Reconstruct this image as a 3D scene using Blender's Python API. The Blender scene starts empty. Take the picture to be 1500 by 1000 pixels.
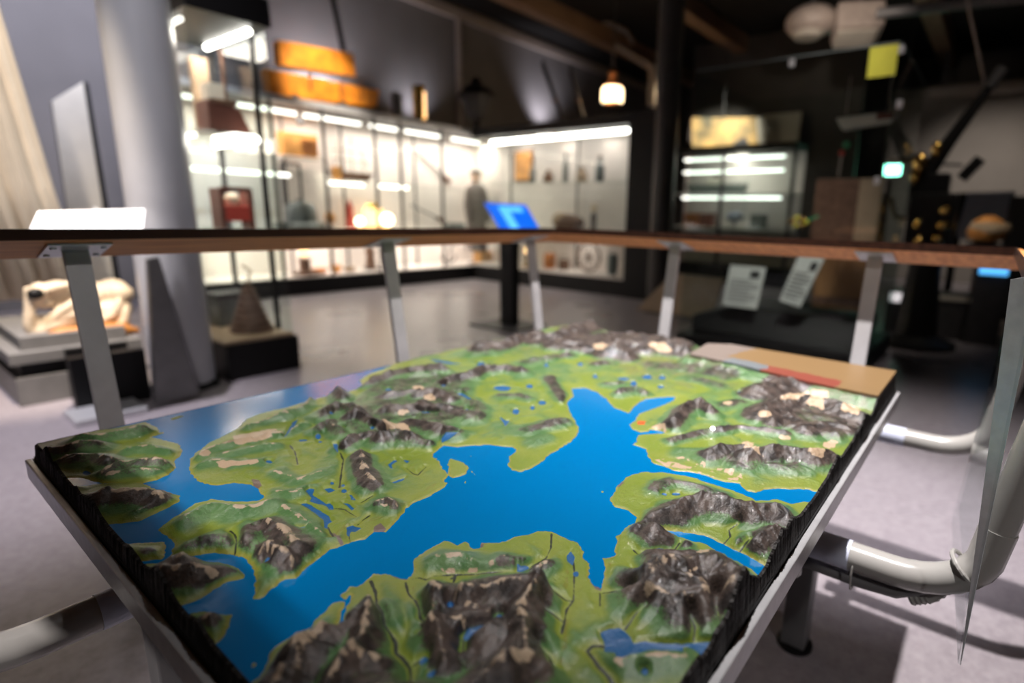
import bpy, bmesh, math, random
import numpy as np
from mathutils import Vector, Matrix, Euler
random.seed(4)
S = bpy.context.scene
COL = S.collection

# ------------------------------------------------------------------ camera
HC = 1.10                                   # eye height above the floor, just over the leaning rail
FPX, PXC, PYC = 812.94, 846.0, 500.0
_p, _r, _y = .2222, .0259, -.9320
def _rot():
    cy, sy = math.cos(_y), math.sin(_y)
    Rz = np.array([[cy, sy, 0], [-sy, cy, 0], [0, 0, 1]])
    B = np.array([[1, 0, 0], [0, 0, -1], [0, 1, 0.]])
    cp, sp = math.cos(_p), math.sin(_p)
    Rx = np.array([[1, 0, 0], [0, cp, -sp], [0, sp, cp]])
    cr, sr = math.cos(_r), math.sin(_r)
    Rr = np.array([[cr, -sr, 0], [sr, cr, 0], [0, 0, 1]])
    return Rr @ Rx @ B @ Rz
RM = _rot()
def ray(u, v):
    return RM.T @ np.array([(u - PXC) / FPX, (v - PYC) / FPX, 1.0])
def at(u, v, x=None, y=None, z=None):
    """a point of the place seen along one sight line, on the plane x=, y= or z="""
    d = ray(u, v)
    if x is not None: t = x / d[0]
    elif y is not None: t = y / d[1]
    else: t = (z - HC) / d[2]
    q = d * t
    return Vector((q[0], q[1], q[2] + HC))
cam_d = bpy.data.cameras.new('camera')
cam = bpy.data.objects.new('camera', cam_d); COL.objects.link(cam)
m3 = Matrix((RM[0], -RM[1], -RM[2])).transposed()
cam.matrix_world = Matrix.Translation((0, 0, HC)) @ m3.to_4x4()
cam_d.sensor_width = 36; cam_d.lens = FPX / 1500 * 36
cam_d.shift_x = (750 - PXC) / 1500
cam_d.clip_start = .02; cam_d.clip_end = 60
cam_d.dof.use_dof = True; cam_d.dof.focus_distance = .72; cam_d.dof.aperture_fstop = 1.8
S.camera = cam

# ------------------------------------------------------------------ world, lamps, exposure
W = bpy.data.worlds.new('world'); S.world = W; W.use_nodes = True
W.node_tree.nodes['Background'].inputs[0].default_value = (.62, .56, .58, 1)
W.node_tree.nodes['Background'].inputs[1].default_value = .10
S.view_settings.view_transform = 'Standard'; S.view_settings.look = 'None'
S.cycles.transparent_max_bounces = 32
S.view_settings.exposure = 0.0; S.view_settings.gamma = 1.0
def spot(name, loc, target, power, size_deg, blend, color, radius=.03):
    l = bpy.data.lights.new(name, 'SPOT'); l.energy = power; l.spot_size = math.radians(size_deg)
    l.spot_blend = blend; l.color = color; l.shadow_soft_size = radius
    o = bpy.data.objects.new(name, l); COL.objects.link(o); o.location = loc
    o.rotation_euler = (Vector(target) - Vector(loc)).to_track_quat('-Z', 'Y').to_euler()
    return o
def area(name, loc, target, power, sx, sy, color):
    l = bpy.data.lights.new(name, 'AREA'); l.shape = 'RECTANGLE'; l.size = sx; l.size_y = sy
    l.energy = power; l.color = color
    o = bpy.data.objects.new(name, l); COL.objects.link(o); o.location = loc
    o.rotation_euler = (Vector(target) - Vector(loc)).to_track_quat('-Z', 'Y').to_euler()
    return o
WARM = (1, .885, .79); NEUT = (1, .95, .93); COOL = (.86, .88, 1)
spot('map_spot', (1.02, .60, 3.9), (1.96, .44, 0), 1130, 62, 1, NEUT, .035)
spot('aisle_spot', (.0, 3.5, 4.1), (.25, 3.6, 0), 900, 46, .9, (.95, .91, 1), .05)
spot('post_fill_spot', (-1.6, -2.2, 3.7), (1.0, 1.25, .95), 190, 50, 1, (1, .95, .93), .08)  # added fill from behind the camera to brighten the rail posts
spot('tube_fill_spot', (-1.5, .5, 3.2), (.0, .82, .55), 400, 20, 1, (1, .93, .9), .05)  # added fill aimed at the left tube and the rim
spot('skull_spot', (.55, 3.0, 4.0), (.72, 4.42, .5), 1100, 24, .7, (1, .84, .64), .04)
spot('drape_spot', (.1, 3.6, 4.1), (.75, 5.5, 1.5), 540, 46, .9, (1, .90, .80), .05)
spot('column_spot', (.15, 1.9, 4.1), (1.2, 3.95, 2.0), 210, 34, .9, (.94, .93, 1), .05)
spot('wall_spot', (1.5, 5.0, 4.3), (1.6, 8.0, 2.4), 800, 70, .9, (.80, .83, 1), .05)
spot('left_wall_washer', (4.5, 7.62, 2.55), (4.4, 8.0, 3.3), 110, 130, 1, (.95, .92, 1), .05)
spot('orange_spot', (3.6, 5.6, 4.2), (4.2, 7.4, 2.65), 620, 30, .8, (1, .9, .75), .05)
spot('wall_washer', (6.1, 7.65, 2.55), (6.0, 8.0, 3.4), 30, 130, 1, (.95, .92, 1), .05)
spot('ski_washer', (9.2, 7.55, 2.85), (9.3, 8.0, 3.6), 60, 110, 1, (.92, .9, 1), .05)
spot('hall_spot', (3.6, 5.0, 4.2), (3.8, 5.2, 0), 14, 75, 1, (1, .86, .76), .08)
spot('right_spot', (3.4, .6, 4.3), (4.55, 1.35, .5), 420, 26, 1, (1, .92, .85), .06)
spot('far_spot', (10.5, .6, 4.2), (12.5, .4, 1.9), 300, 70, 1, (1, .9, .82), .08)
spot('gun_spot', (5.2, -.6, 4.2), (6.0, .45, 1.4), 120, 30, 1, (1, .9, .75), .04)
spot('floor_fill_spot', (2.9, .1, 4.2), (2.35, .36, 0), 620, 24, .9, (.97, .93, 1), .05)  # added to brighten the floor right of the table
spot('projector_spot', (6.0, 1.6, 3.2), (8.2, 2.0, 3.9), 130, 50, 1, (1, .85, .72), .05)
# ------------------------------------------------------------------ materials
def nt(m):
    m.use_nodes = True
    return m.node_tree.nodes, m.node_tree.links, m.node_tree.nodes['Principled BSDF']
def mat(name, col, rough=.5, metal=0, var=.12, scale=12, bump=0, spec=.5, coat=0):
    m = bpy.data.materials.new(name); N, L, P = nt(m)
    tc = N.new('ShaderNodeTexCoord'); no = N.new('ShaderNodeTexNoise')
    no.inputs['Scale'].default_value = scale; no.inputs['Detail'].default_value = 4
    L.new(tc.outputs['Object'], no.inputs['Vector'])
    r = N.new('ShaderNodeValToRGB')
    r.color_ramp.elements[0].position = .3; r.color_ramp.elements[1].position = .7
    r.color_ramp.elements[0].color = tuple(c * (1 - var) for c in col) + (1,)
    r.color_ramp.elements[1].color = tuple(min(1, c * (1 + var)) for c in col) + (1,)
    L.new(no.outputs['Fac'], r.inputs['Fac']); L.new(r.outputs['Color'], P.inputs['Base Color'])
    P.inputs['Roughness'].default_value = rough; P.inputs['Metallic'].default_value = metal
    P.inputs['Specular IOR Level'].default_value = spec; P.inputs['Coat Weight'].default_value = coat
    if bump:
        b = N.new('ShaderNodeBump'); b.inputs['Strength'].default_value = bump; b.inputs['Distance'].default_value = .01
        L.new(no.outputs['Fac'], b.inputs['Height']); L.new(b.outputs['Normal'], P.inputs['Normal'])
    return m
def emit(name, col, strength):
    m = bpy.data.materials.new(name); N, L, P = nt(m)
    P.inputs['Base Color'].default_value = tuple(c * .8 for c in col) + (1,)
    P.inputs['Emission Color'].default_value = col + (1,); P.inputs['Emission Strength'].default_value = strength
    return m
def glass(name, tint=(.96, .985, .97), fac=.9, rough=0.0):
    m = bpy.data.materials.new(name); N, L, P = nt(m); N.remove(P)
    out = [n for n in N if n.type == 'OUTPUT_MATERIAL'][0]
    t = N.new('ShaderNodeBsdfTransparent'); t.inputs[0].default_value = tint + (1,)
    g = N.new('ShaderNodeBsdfGlossy'); g.inputs['Roughness'].default_value = rough
    f = N.new('ShaderNodeFresnel'); f.inputs['IOR'].default_value = 1.45
    mu = N.new('ShaderNodeMath'); mu.operation = 'MULTIPLY'; mu.inputs[1].default_value = fac
    mx = N.new('ShaderNodeMixShader')
    ge = N.new('ShaderNodeNewGeometry'); inv = N.new('ShaderNodeMath'); inv.operation = 'SUBTRACT'; inv.inputs[0].default_value = 1
    m2 = N.new('ShaderNodeMath'); m2.operation = 'MULTIPLY'
    L.new(ge.outputs['Backfacing'], inv.inputs[1]); L.new(f.outputs[0], mu.inputs[0])
    L.new(mu.outputs[0], m2.inputs[0]); L.new(inv.outputs[0], m2.inputs[1]); L.new(m2.outputs[0], mx.inputs[0])
    L.new(t.outputs[0], mx.inputs[1]); L.new(g.outputs[0], mx.inputs[2]); L.new(mx.outputs[0], out.inputs[0])
    return m
def wood(name, c1, c2, rough=.4, scale=3, axis=(1, 12, 12)):
    m = bpy.data.materials.new(name); N, L, P = nt(m)
    tc = N.new('ShaderNodeTexCoord'); mp = N.new('ShaderNodeMapping'); mp.inputs['Scale'].default_value = axis
    no = N.new('ShaderNodeTexNoise'); no.inputs['Scale'].default_value = scale; no.inputs['Detail'].default_value = 6
    r = N.new('ShaderNodeValToRGB'); r.color_ramp.elements[0].position = .35; r.color_ramp.elements[1].position = .65
    r.color_ramp.elements[0].color = c1 + (1,); r.color_ramp.elements[1].color = c2 + (1,)
    L.new(tc.outputs['Object'], mp.inputs[0]); L.new(mp.outputs[0], no.inputs['Vector'])
    L.new(no.outputs['Fac'], r.inputs['Fac']); L.new(r.outputs['Color'], P.inputs['Base Color'])
    P.inputs['Roughness'].default_value = rough
    return m
M = {}
M['black'] = mat('matte_black_paint', (.006, .0055, .006), .5, spec=.3)
M['dark'] = mat('dark_grey_paint', (.05, .047, .05), .5)
M['grey'] = mat('grey_paint', (.17, .165, .17), .4)
M['plinthgrey'] = mat('plinth_grey', (.17, .165, .165), .55)
M['steel'] = mat('powder_coated_grey_steel', (.52, .505, .515), .4, 0)
M['silver'] = mat('brushed_aluminium', (.66, .66, .68), .34, .45, var=.08, scale=60)
M['pipe'] = mat('white_pipe_enamel', (.42, .405, .385), .22, 0, .04, 8, coat=.3)
M['sleeve'] = mat('dark_pipe_sleeve', (.70, .74, .92), .35, 0)
M['column'] = mat('column_grey_enamel', (.50, .50, .53), .33, 0, .05, 3)
M['columndark'] = mat('column_dark_enamel', (.085, .078, .075), .33, .2, .05, 3)
M['wall'] = mat('grey_wall_paint', (.19, .175, .175), .8, 0, .06, 2)
M['walldark'] = mat('dark_wall_paint', (.085, .075, .068), .8, 0, .1, 2)
M['ceiling'] = mat('black_ceiling', (.006, .004, .0035), .9, 0, .3, 2)
M['trim'] = mat('painted_pipe_beige', (.42, .35, .31), .5)
M['beam'] = wood('stained_ceiling_timber', (.22, .13, .08), (.34, .21, .13), .6, 2)
M['white'] = mat('white_card', (.82, .81, .79), .6, 0, .03)
M['cream'] = mat('cream_case_lining', (.76, .69, .655), .8, 0, .05, 3)
M['railwood'] = wood('rail_timber_underside', (.60, .235, .065), (.80, .345, .11), .6, 4, (2, 16, 16))
M['railedge'] = wood('rail_edge_dark_lacquer', (.022, .009, .006), (.045, .018, .011), .3, 4, (2, 16, 16))
M['glass'] = glass('case_glass')
M['greenglass'] = glass('green_tinted_glass', (.94, .975, .965), 1.0)
M['acrylic'] = glass('clear_acrylic', (.93, .95, .95), 1.0, .02)
M['tealedge'] = mat('teal_glass_edge', (.03, .34, .29), .2, 0, .2, 6)
M['strip'] = emit('warm_white_tube', (1, .93, .87), 3.6)
M['stripb'] = emit('bright_white_tube', (1, .94, .87), 11)
M['orange'] = mat('weathered_orange_paint', (.90, .26, .015), .55, 0, .35, 7)
M['orangelit'] = mat('amber_paint', (.78, .36, .10), .6, 0, .25, 9)
M['brass'] = mat('polished_brass', (.72, .46, .14), .22, 1, .1, 9)
M['copper'] = mat('aged_copper', (.55, .22, .09), .35, .8, .2, 9)
M['bone'] = mat('pale_bone', (.74, .60, .44), .55, 0, .18, 7, .3)
M['amber'] = mat('amber_stained_bone', (.55, .22, .05), .5, 0, .2, 7)
M['drape'] = mat('cream_canvas', (.74, .66, .56), .8, 0, .06, 5)
M['browna'] = wood('brown_wood', (.11, .055, .035), (.19, .10, .065), .5, 3)
M['redbrown'] = mat('red_brown_paint', (.16, .055, .04), .5, 0, .2, 6)
M['tan'] = mat('tan_board', (.42, .30, .20), .6, 0, .12, 8)
M['beige'] = mat('beige_panel', (.62, .57, .49), .7, 0, .08, 4)
M['cratewood'] = wood('crate_wood', (.30, .14, .06), (.45, .23, .10), .6, 3, (8, 8, 1))
M['red'] = mat('red_paint', (.55, .07, .05), .5)
M['greymetal'] = mat('grey_cast_metal', (.16, .18, .18), .45, .3, .2, 8)
M['green'] = mat('green_paint', (.07, .35, .17), .5)
M['yellow'] = mat('yellow_sticker', (.62, .60, .06), .6, 0, .05)
M['teal'] = mat('teal_paint', (.03, .36, .30), .5)
M['bluepanel'] = mat('blue_grey_poster', (.26, .28, .36), .6, 0, .15, 3)
M['coat'] = mat('grey_brown_wool', (.16, .13, .12), .9, 0, .2, 14)
M['skin'] = mat('mannequin_skin', (.62, .40, .30), .6)
M['globe'] = emit('frosted_lamp_glass', (1, .86, .66), 5)
M['amberglow'] = emit('amber_lamp_glass', (1, .62, .28), 2.6)
M['lanternglow'] = emit('hanging_lamp_glass', (1, .74, .42), 5)
M['greenled'] = emit('green_exit_light', (.30, 1, .70), 16)
M['blueled'] = emit('blue_screen', (.0, .13, .80), 1.1)
M['bluelit'] = emit('light_blue_screen_graphic', (.10, .48, 1), 1.35)
M['whitelit'] = emit('backlit_white_panel', (1, .97, .95), 1.6)

# ------------------------------------------------------------------ mesh building
class MB:
    def __init__(s): s.bm = bmesh.new()
    def box(s, c, d, rz=0, rot=None):
        v = bmesh.ops.create_cube(s.bm, size=1)['verts']
        R = rot if rot is not None else Matrix.Rotation(rz, 3, 'Z')
        for a in v: a.co = R @ Vector((a.co.x * d[0], a.co.y * d[1], a.co.z * d[2])) + Vector(c)
        return s
    def bb(s, x0, x1, y0, y1, z0, z1):
        return s.box(((x0+x1)/2, (y0+y1)/2, (z0+z1)/2), (abs(x1-x0), abs(y1-y0), abs(z1-z0)))
    def beam(s, p0, p1, w, h, up=(0, 0, 1)):
        p0, p1 = Vector(p0), Vector(p1); d = (p1 - p0); l = d.length; d.normalize()
        up = Vector(up); sx = d.cross(up)
        if sx.length < 1e-5: sx = d.cross(Vector((0, 1, 0)))
        sx.normalize(); sz = sx.cross(d)
        R = Matrix((sx, d, sz)).transposed()
        return s.box((p0 + p1) / 2, (w, l, h), rot=R)
    def tube(s, pts, r, seg=12, caps=True):
        pts = [Vector(p) for p in pts]; rings = []
        rr = r if isinstance(r, (list, tuple)) else [r] * len(pts)
        up = None
        for i, p in enumerate(pts):
            a = pts[max(i-1, 0)]; b = pts[min(i+1, len(pts)-1)]
            t = (b - a).normalized()
            if up is None:
                up = t.cross(Vector((0, 0, 1)))
                if up.length < 1e-3: up = t.cross(Vector((0, 1, 0)))
            up = (up - t * up.dot(t)).normalized(); q = t.cross(up)
            rings.append([s.bm.verts.new(p + (up * math.cos(k*2*math.pi/seg) + q * math.sin(k*2*math.pi/seg)) * rr[i]) for k in range(seg)])
        for i in range(len(rings)-1):
            for k in range(seg):
                s.bm.faces.new((rings[i][k], rings[i][(k+1) % seg], rings[i+1][(k+1) % seg], rings[i+1][k]))
        if caps: s.bm.faces.new(rings[0][::-1]); s.bm.faces.new(rings[-1])
        return s
    def lathe(s, c, prof, seg=24):
        c = Vector(c); rings = []
        for r, z in prof:
            rings.append([s.bm.verts.new(c + Vector((max(r, 1e-4)*math.cos(k*2*math.pi/seg), max(r, 1e-4)*math.sin(k*2*math.pi/seg), z))) for k in range(seg)])
        for i in range(len(rings)-1):
            for k in range(seg):
                s.bm.faces.new((rings[i][k], rings[i][(k+1) % seg], rings[i+1][(k+1) % seg], rings[i+1][k]))
        s.bm.faces.new(rings[0][::-1]); s.bm.faces.new(rings[-1])
        return s
    def prism(s, pts, off):
        a = [s.bm.verts.new(Vector(p)) for p in pts]; b = [s.bm.verts.new(Vector(p) + Vector(off)) for p in pts]
        s.bm.faces.new(a[::-1]); s.bm.faces.new(b); n = len(a)
        for i in range(n): s.bm.faces.new((a[i], a[(i+1) % n], b[(i+1) % n], b[i]))
        return s
    def ball(s, c, r, sc=(1, 1, 1), u=20, v=12):
        vs = bmesh.ops.create_uvsphere(s.bm, u_segments=u, v_segments=v, radius=r)['verts']
        for a in vs: a.co = Vector((a.co.x*sc[0], a.co.y*sc[1], a.co.z*sc[2])) + Vector(c)
        return s
def ob(name, mb, m, parent=None, smooth=False, bevel=0):
    bm = mb.bm
    bmesh.ops.recalc_face_normals(bm, faces=bm.faces)
    if bevel: bmesh.ops.bevel(bm, geom=[e for e in bm.edges if e.calc_face_angle(0) > .6], offset=bevel, segments=2, affect='EDGES', profile=.6)
    if parent is not None:
        root = parent
        off = Vector((0, 0, 0))
        while root is not None: off += root.location; root = root.parent
        bmesh.ops.translate(bm, verts=bm.verts, vec=-off)
    me = bpy.data.meshes.new(name); bm.to_mesh(me); bm.free()
    if smooth:
        me.polygons.foreach_set('use_smooth', [True] * len(me.polygons))
        try: me.set_sharp_from_angle(angle=.7)
        except Exception: pass
    me.materials.append(m)
    o = bpy.data.objects.new(name, me); COL.objects.link(o)
    if parent is not None: o.parent = parent
    else:                                            # origin at the base of a one-mesh thing
        co = [v.co for v in me.vertices]
        c = Vector((sum(v.x for v in co)/len(co), sum(v.y for v in co)/len(co), min(v.z for v in co)))
        me.transform(Matrix.Translation(-c)); o.location = c
    return o
def thing(name, label, cat, loc=(0, 0, 0), group=None):
    o = bpy.data.objects.new(name, None); COL.objects.link(o); o.location = loc; o.empty_display_size = .1
    return tag(o, label, cat, group)
def tag(o, label, cat, group=None):
    o['label'] = label; o['category'] = cat
    if group: o['group'] = group
    return o
def struct(name, mb, m, smooth=False):
    o = ob(name, mb, m, None, smooth); o['kind'] = 'structure'; return o

# ------------------------------------------------------------------ the relief map
SEA = .72
MX0, MX1, MY0, MY1 = .150, 1.520, .157, 1.186
ST = .0016
NX = int(round((MX1 - MX0) / ST)) + 1; NY = int(round((MY1 - MY0) / ST)) + 1
gx = np.linspace(MX0, MX1, NX); gy = np.linspace(MY0, MY1, NY)
GX, GY = np.meshgrid(gx, gy, indexing='ij')
def w2(pts, z=SEA):
    return np.array([[*at(u, v, z=z)[:2]] for u, v in pts])
def segd(P, closed):
    """distance of every grid point to a polyline, and the position along it"""
    n = len(P); D = np.full(GX.shape, 9.0); T = np.zeros(GX.shape)
    for i in range(n if closed else n - 1):
        a, b = P[i], P[(i + 1) % n]; e = b - a; l2 = max(e @ e, 1e-12)
        t = np.clip(((GX - a[0]) * e[0] + (GY - a[1]) * e[1]) / l2, 0, 1)
        d = np.hypot(GX - a[0] - t * e[0], GY - a[1] - t * e[1])
        k = d < D; D = np.where(k, d, D); T = np.where(k, i + t, T)
    return D, T
def inside(P):
    r = np.zeros(GX.shape, bool); n = len(P)
    for i in range(n):
        a, b = P[i], P[(i + 1) % n]
        if a[1] == b[1]: continue
        c = ((a[1] > GY) != (b[1] > GY)) & (GX < (b[0] - a[0]) * (GY - a[1]) / (b[1] - a[1]) + a[0])
        r ^= c
    return r
def sdf(P):
    D, _ = segd(P, True)
    return np.where(inside(P), D, -D)
_rs = np.random.RandomState(11)
_tab = _rs.rand(256, 256)
def vnoise(x, y):
    xi = np.floor(x).astype(int); yi = np.floor(y).astype(int); fx = x - xi; fy = y - yi
    fx = fx*fx*fx*(fx*(fx*6-15)+10); fy = fy*fy*fy*(fy*(fy*6-15)+10)
    t = lambda a, b: _tab[a & 255, b & 255]
    return (t(xi, yi)*(1-fx) + t(xi+1, yi)*fx)*(1-fy) + (t(xi, yi+1)*(1-fx) + t(xi+1, yi+1)*fx)*fy
def fbm(x, y, s, o=4, ridged=False):
    a, tot, v = 1.0, 0, 0
    for k in range(o):
        n = vnoise(x*s + 17.3*k, y*s + 5.1*k)
        n = 1 - np.abs(2*n - 1) if ridged else n
        v = v + a*n; tot += a; a *= .5; s *= 2.03
    return v / tot
def sstep(a, b, x):
    t = np.clip((x - a) / (b - a), 0, 1); return t*t*(3 - 2*t)

LAND = [
 # mainland and the big western island
 [(276.5,689),(283.5,700),(300,709),(320,710),(342,707),(366,709),(373,713),(388.5,728),(376,734),(348,735),(309,731),(283.5,737),(269.5,748),(253,759),(233,776),(247,786),(255,797),(248.5,815),(264,818),(292,812),(320,809.5),(345,812),(362,819),(370,830),(373,854),(375,863),(371,877),(382,878),(393,865.5),(418,849),(432,847),(452,828),(469,818),(483,804),(501,801),(513.5,793),(536,790),(547,779),(564,779),(578,765),(592,751),(600,742),(607,736.5),(632,725),(652,713),(655,707),(649,703),(656,696),(646,682),(643.5,675),(634,669),(635,665),(649,652.5),(669,655),(694,652.5),(716,651),(736,654),(753,655),(755.5,661),(746,668),(745,681),(750,688),(761,691),(775,687.5),(790,678),(812,661),(837,647),(847,636),(848,625),(840,613),(836,605),(830,591),(840,580),(838,569),(857,568),(873.5,574),(890,585.6),(899,597),(921,605),(932,592.6),(946,584),(980,581),(991,581),(988,585.6),(966,595),(938,605),(932,611),(931,616),(921,622),(927,629),(938,633),(949,632),(952,629),(962,630),(977,634),(952,636),(935,637),(932,647),(926,651),(946,658),(949,669.5),(957.5,679),(974,683.5),(989,689.6),(1024,693),(1053,704),(1082,708),(1094,719),(1107,721),(1120,717),(1152,716),(1184,717),(1197,720),(1280,722),(1500,520),(1400,470),(900,435),(640,500),(600,522),(560,541),(540,548),(527,557),(534,567),(506,575),(470,583),(445,589.6),(417,598),(400,601),(380,606),(362,613.6),(346,627.6),(330,637),(309,647),(289,661),(278,672)],
 # south-eastern mainland
 [(1250,738),(1181,734),(1158,737),(1139,731),(1107,733),(1088,722.5),(1062,715),(1037,706.5),(1008,697),(979,693),(937.6,691),(918,699),(902,715),(891,733),(899,742),(921.6,749),(933,758),(929.6,766),(918,769.6),(910,782),(901,785.6),(904,795),(899,814),(882.6,817.6),(886,827),(884,838),(885,850),(880,862),(870,856),(864,846),(864,829),(855.5,818),(855.5,807),(847,794),(836,791),(822,784),(808,778),(788,777),(774,783),(752,786),(741,793),(722,794),(706,795),(701.5,801),(693,804),(689,798),(683,790),(671,798),(662,794),(651,791),(634,800),(620,811),(606,819),(604,843),(595,849),(575.6,843),(566,838),(559,840),(546,840),(540,846),(522,860),(511,856),(506,865),(497,871),(503,877),(505,880),(491,882),(469,899),(457.5,913),(455,919),(429.5,927),(410,944),(393,955),(390,972),(379,991),(368,1000),(345,1030),(340,1400),(1500,1400),(1300,760)],
 # north-western mountains on the left edge
 [(30,665),(70,638),(130,632),(170,627),(213,618),(230,626),(233,633),(222,640),(241,644),(261,650),(267,661),(258,675),(258,685),(247,695),(230,703),(208,707),(174,709),(146,708),(124,700),(95,700)],
 [(95,712),(124,713),(163,707),(200,707),(222,712),(236,720),(264,725),(261,735),(236,748),(208,762),(180,766),(158,768),(130,765)],
 [(160,797),(184,795),(241,794),(243,808),(238,819),(205,822),(180,815)],
 [(190,828),(225,824),(284,823.6),(317.6,824),(342.8,828),(361,840),(356.7,847),(331.6,854),(312,864),(292.4,876.8),(268.6,886),(230,886)],
 [(255,905),(281,899),(298,896),(340,900.5),(337,913),(323,941),(312,945),(280,930)],
 [(660,672),(674,675),(680,677),(685.5,685),(683,693),(672,698),(663,700),(657,693),(656,679)],
 [(687,688),(690,688),(698,695),(695,696)], [(682,702),(685,701),(682,709),(679,707)], [(688,667),(691,667),(691,669),(688,669)],
 [(880,718),(885,719),(884,722),(879,722)], [(222,636),(240,632),(242,634),(225,639)], [(248,613),(262,609),(272,609),(252,616)],
 [(364,972),(372,968),(377,972),(371,976)],
]
FJORD = [[(952,777),(968,776),(992,778),(1030,784),(1056,795),(1082,808),(1107,821),(1120,829),(1135,848),(1112,842),(1101,832),(1076,822),(1056,810),(1030,795),(998,787),(966,781)],
         [(500,896),(504,890),(507,880),(512,872),(514,880),(508,890),(503,910),(498,922),(492,934),(487,932),(488,922),(496,918)]]
def ell(u, v, a, b):
    return [(u + a*math.cos(k*math.pi/5), v + b*math.sin(k*math.pi/5)) for k in range(10)]
LAKE = [[(448,718),(454,714),(460,715),(458,722),(468,729),(478,735),(484,734),(489,742),(483,743),(478,738),(466,735),(453,731),(456,727)],
 [(438,735),(448,734),(464,742),(480,753),(486,761),(480,764),(479,770),(474,769),(474,759),(460,749),(452,742)],
 [(473,713),(484,712),(492,715),(482,719)],[(511,721),(516,723),(522,730),(514,729)],[(503,734),(511,736),(518,742),(515,744),(509,738)],
 [(507,769),(516,766),(529,770),(520,775),(513,775),(511,781),(508,779)],[(434,771),(450,769),(444,774)],ell(486,705,3,2),ell(502,708,3,2),ell(504,716,4,3),ell(393,823,5.5,3.5),
 [(568,678),(578,671),(582,673),(574,678),(576,685),(571,683)],[(589,670),(600,673),(596,676)],[(573,704),(594,697),(590,701),(578,706)],[(488,648),(494,648),(496,662),(490,658)],
 [(646,642),(654,635),(672,633),(671,638),(656,644),(647,646)],[(665,576),(676,575),(696,585),(704,591),(688,588)],[(642,565),(654,566),(650,570)],[(596,617),(608,613),(604,618)],[(610,606),(625,604),(641,607),(625,609)],
 [(542,625),(550,627),(546,632)],[(554,634),(570,636),(562,639)],ell(684,602,4,4),ell(485,608,4,3),ell(569,571,6,3),[(428,617),(436,612),(430,625),(422,637),(416,640)],ell(444,643,7,2),ell(466,638,4,3),ell(469,645,4,2),ell(500,627,6,2),
 [(628,524),(648,526),(680,532),(660,533),(640,529)],ell(736,567,13,4),ell(776,564,5,3),ell(794,588,6,3),ell(780,595,4,3),ell(756,601,5,4),[(733,609),(741,614),(747,613),(740,624)],ell(850,532,4,3),ell(872,550,4,3),ell(913,553,9,2.5),ell(928,560,5,4),ell(948,551,7,4),ell(970,552,5,3),ell(968,565,5,2),ell(1083,574,3,3),ell(973,722,4,2),ell(991,721,6,2),ell(705,532,6,3),ell(800,534,3,3),
 [(879.5,923),(893,918),(907,915.5),(916,919),(924,930),(927.6,939),(946,935),(972,939),(1000,941.5),(1016,937.6),(1050,938),(1050,962),(1026,956),(1018,950),(1011,948),(1002,945),(1000,954.5),(964,953),(948,952),(935,958),(909,965),(898,960),(901.6,954.5),(885,950.6),(886,940)],
 ell(615,929,6,6),ell(621,965,8,8),[(627,985),(638,983),(640,988),(632,1000),(624,1000)],ell(660,893,6,8),ell(731,909,7,8),[(676,932),(686,922),(700,921),(720,917),(718,924),(704,935),(696,938)],[(758,825),(763,829),(769,827),(775,827),(774,834),(758,833)],[(830,810),(836,802.6),(843,812),(839,823.6),(832,818)],ell(844,836,4,4),ell(945,982,6,5),ell(968,804,8,3),ell(490,926,5,6),ell(376,777,4,2),ell(126,690,6,3),ell(163,685,5,2),ell(394,675,5,2.5)]
RIVER = [([(543,848),(550,865),(552,885),(560,901),(563,918),(571,927),(580,940),(580,955),(590,962),(600,977),(603,1005)],.0011),([(594,850),(598,866),(608,879),(613,890),(616,907),(624,914)],.0007),
 ([(604,845),(613,843),(624,846),(636,841),(660,840),(700,840),(745,836),(760,836)],.0006),([(841,840),(841,855),(840,877),(830,890),(826,912),(823,925)],.0007),([(800,861),(815,868),(830,877),(840,877)],.0006),([(798,895),(812,900),(826,908)],.0006),
 ([(884,944),(868,944),(860,951),(870,963),(877,975),(890,988),(900,1003)],.0012),([(808,779),(807,800),(800,815),(780,828)],.0006),([(883,866),(905,866),(925,870)],.0006),([(916,919),(930,900),(946,887)],.0005),([(1016,937),(1018,920),(1012,905)],.0006),([(1049,905),(1049,880)],.0006),
 ([(1058,796),(1070,784),(1068,774),(1080,768)],.0008),([(1079,809),(1090,800),(1098,790)],.0006),([(343,811),(347,795),(344,782),(337,776)],.0007),([(480,770),(484,778),(488,784)],.0009),([(511,781),(513,793)],.0008),([(498,662),(503,672),(500,690),(497,712)],.0007),([(424,650),(432,660),(436,678)],.0007),
 ([(840,820),(841,833)],.0006),([(660,845),(667,842),(664,850)],.0005),([(879,866),(879,885)],.0006),([(595,684),(605,692),(612,694),(624,682)],.0005),([(527,735),(540,728),(546,725)],.0005),([(489,742),(505,744),(522,755)],.0005),([(524,766),(532,759),(541,753)],.0005),([(620,962),(606,972)],.0005),([(680,936),(678,955)],.0005),([(790,950),(805,962),(813,978)],.0006),
 ([(925,830),(940,842),(944,850)],.0005),([(928,803),(935,810),(955,808),(968,806)],.0006),([(975,807),(988,805),(996,795)],.0005)]
MUD = [[(487,780),(497,788),(504,797),(499,800),(489,788)],[(548,773),(558,768),(566,776),(560,781),(547,780)],[(868,854),(881,855),(881,867),(871,864)],[(368,703),(380,705),(384,713),(374,718)],[(575,842),(598,846),(597,850),(578,848)],[(905,703),(915,708),(905,716)],[(700,797),(710,795),(708,803),(699,804)]]
TOWN = [ell(939,621,7,4)]
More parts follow.
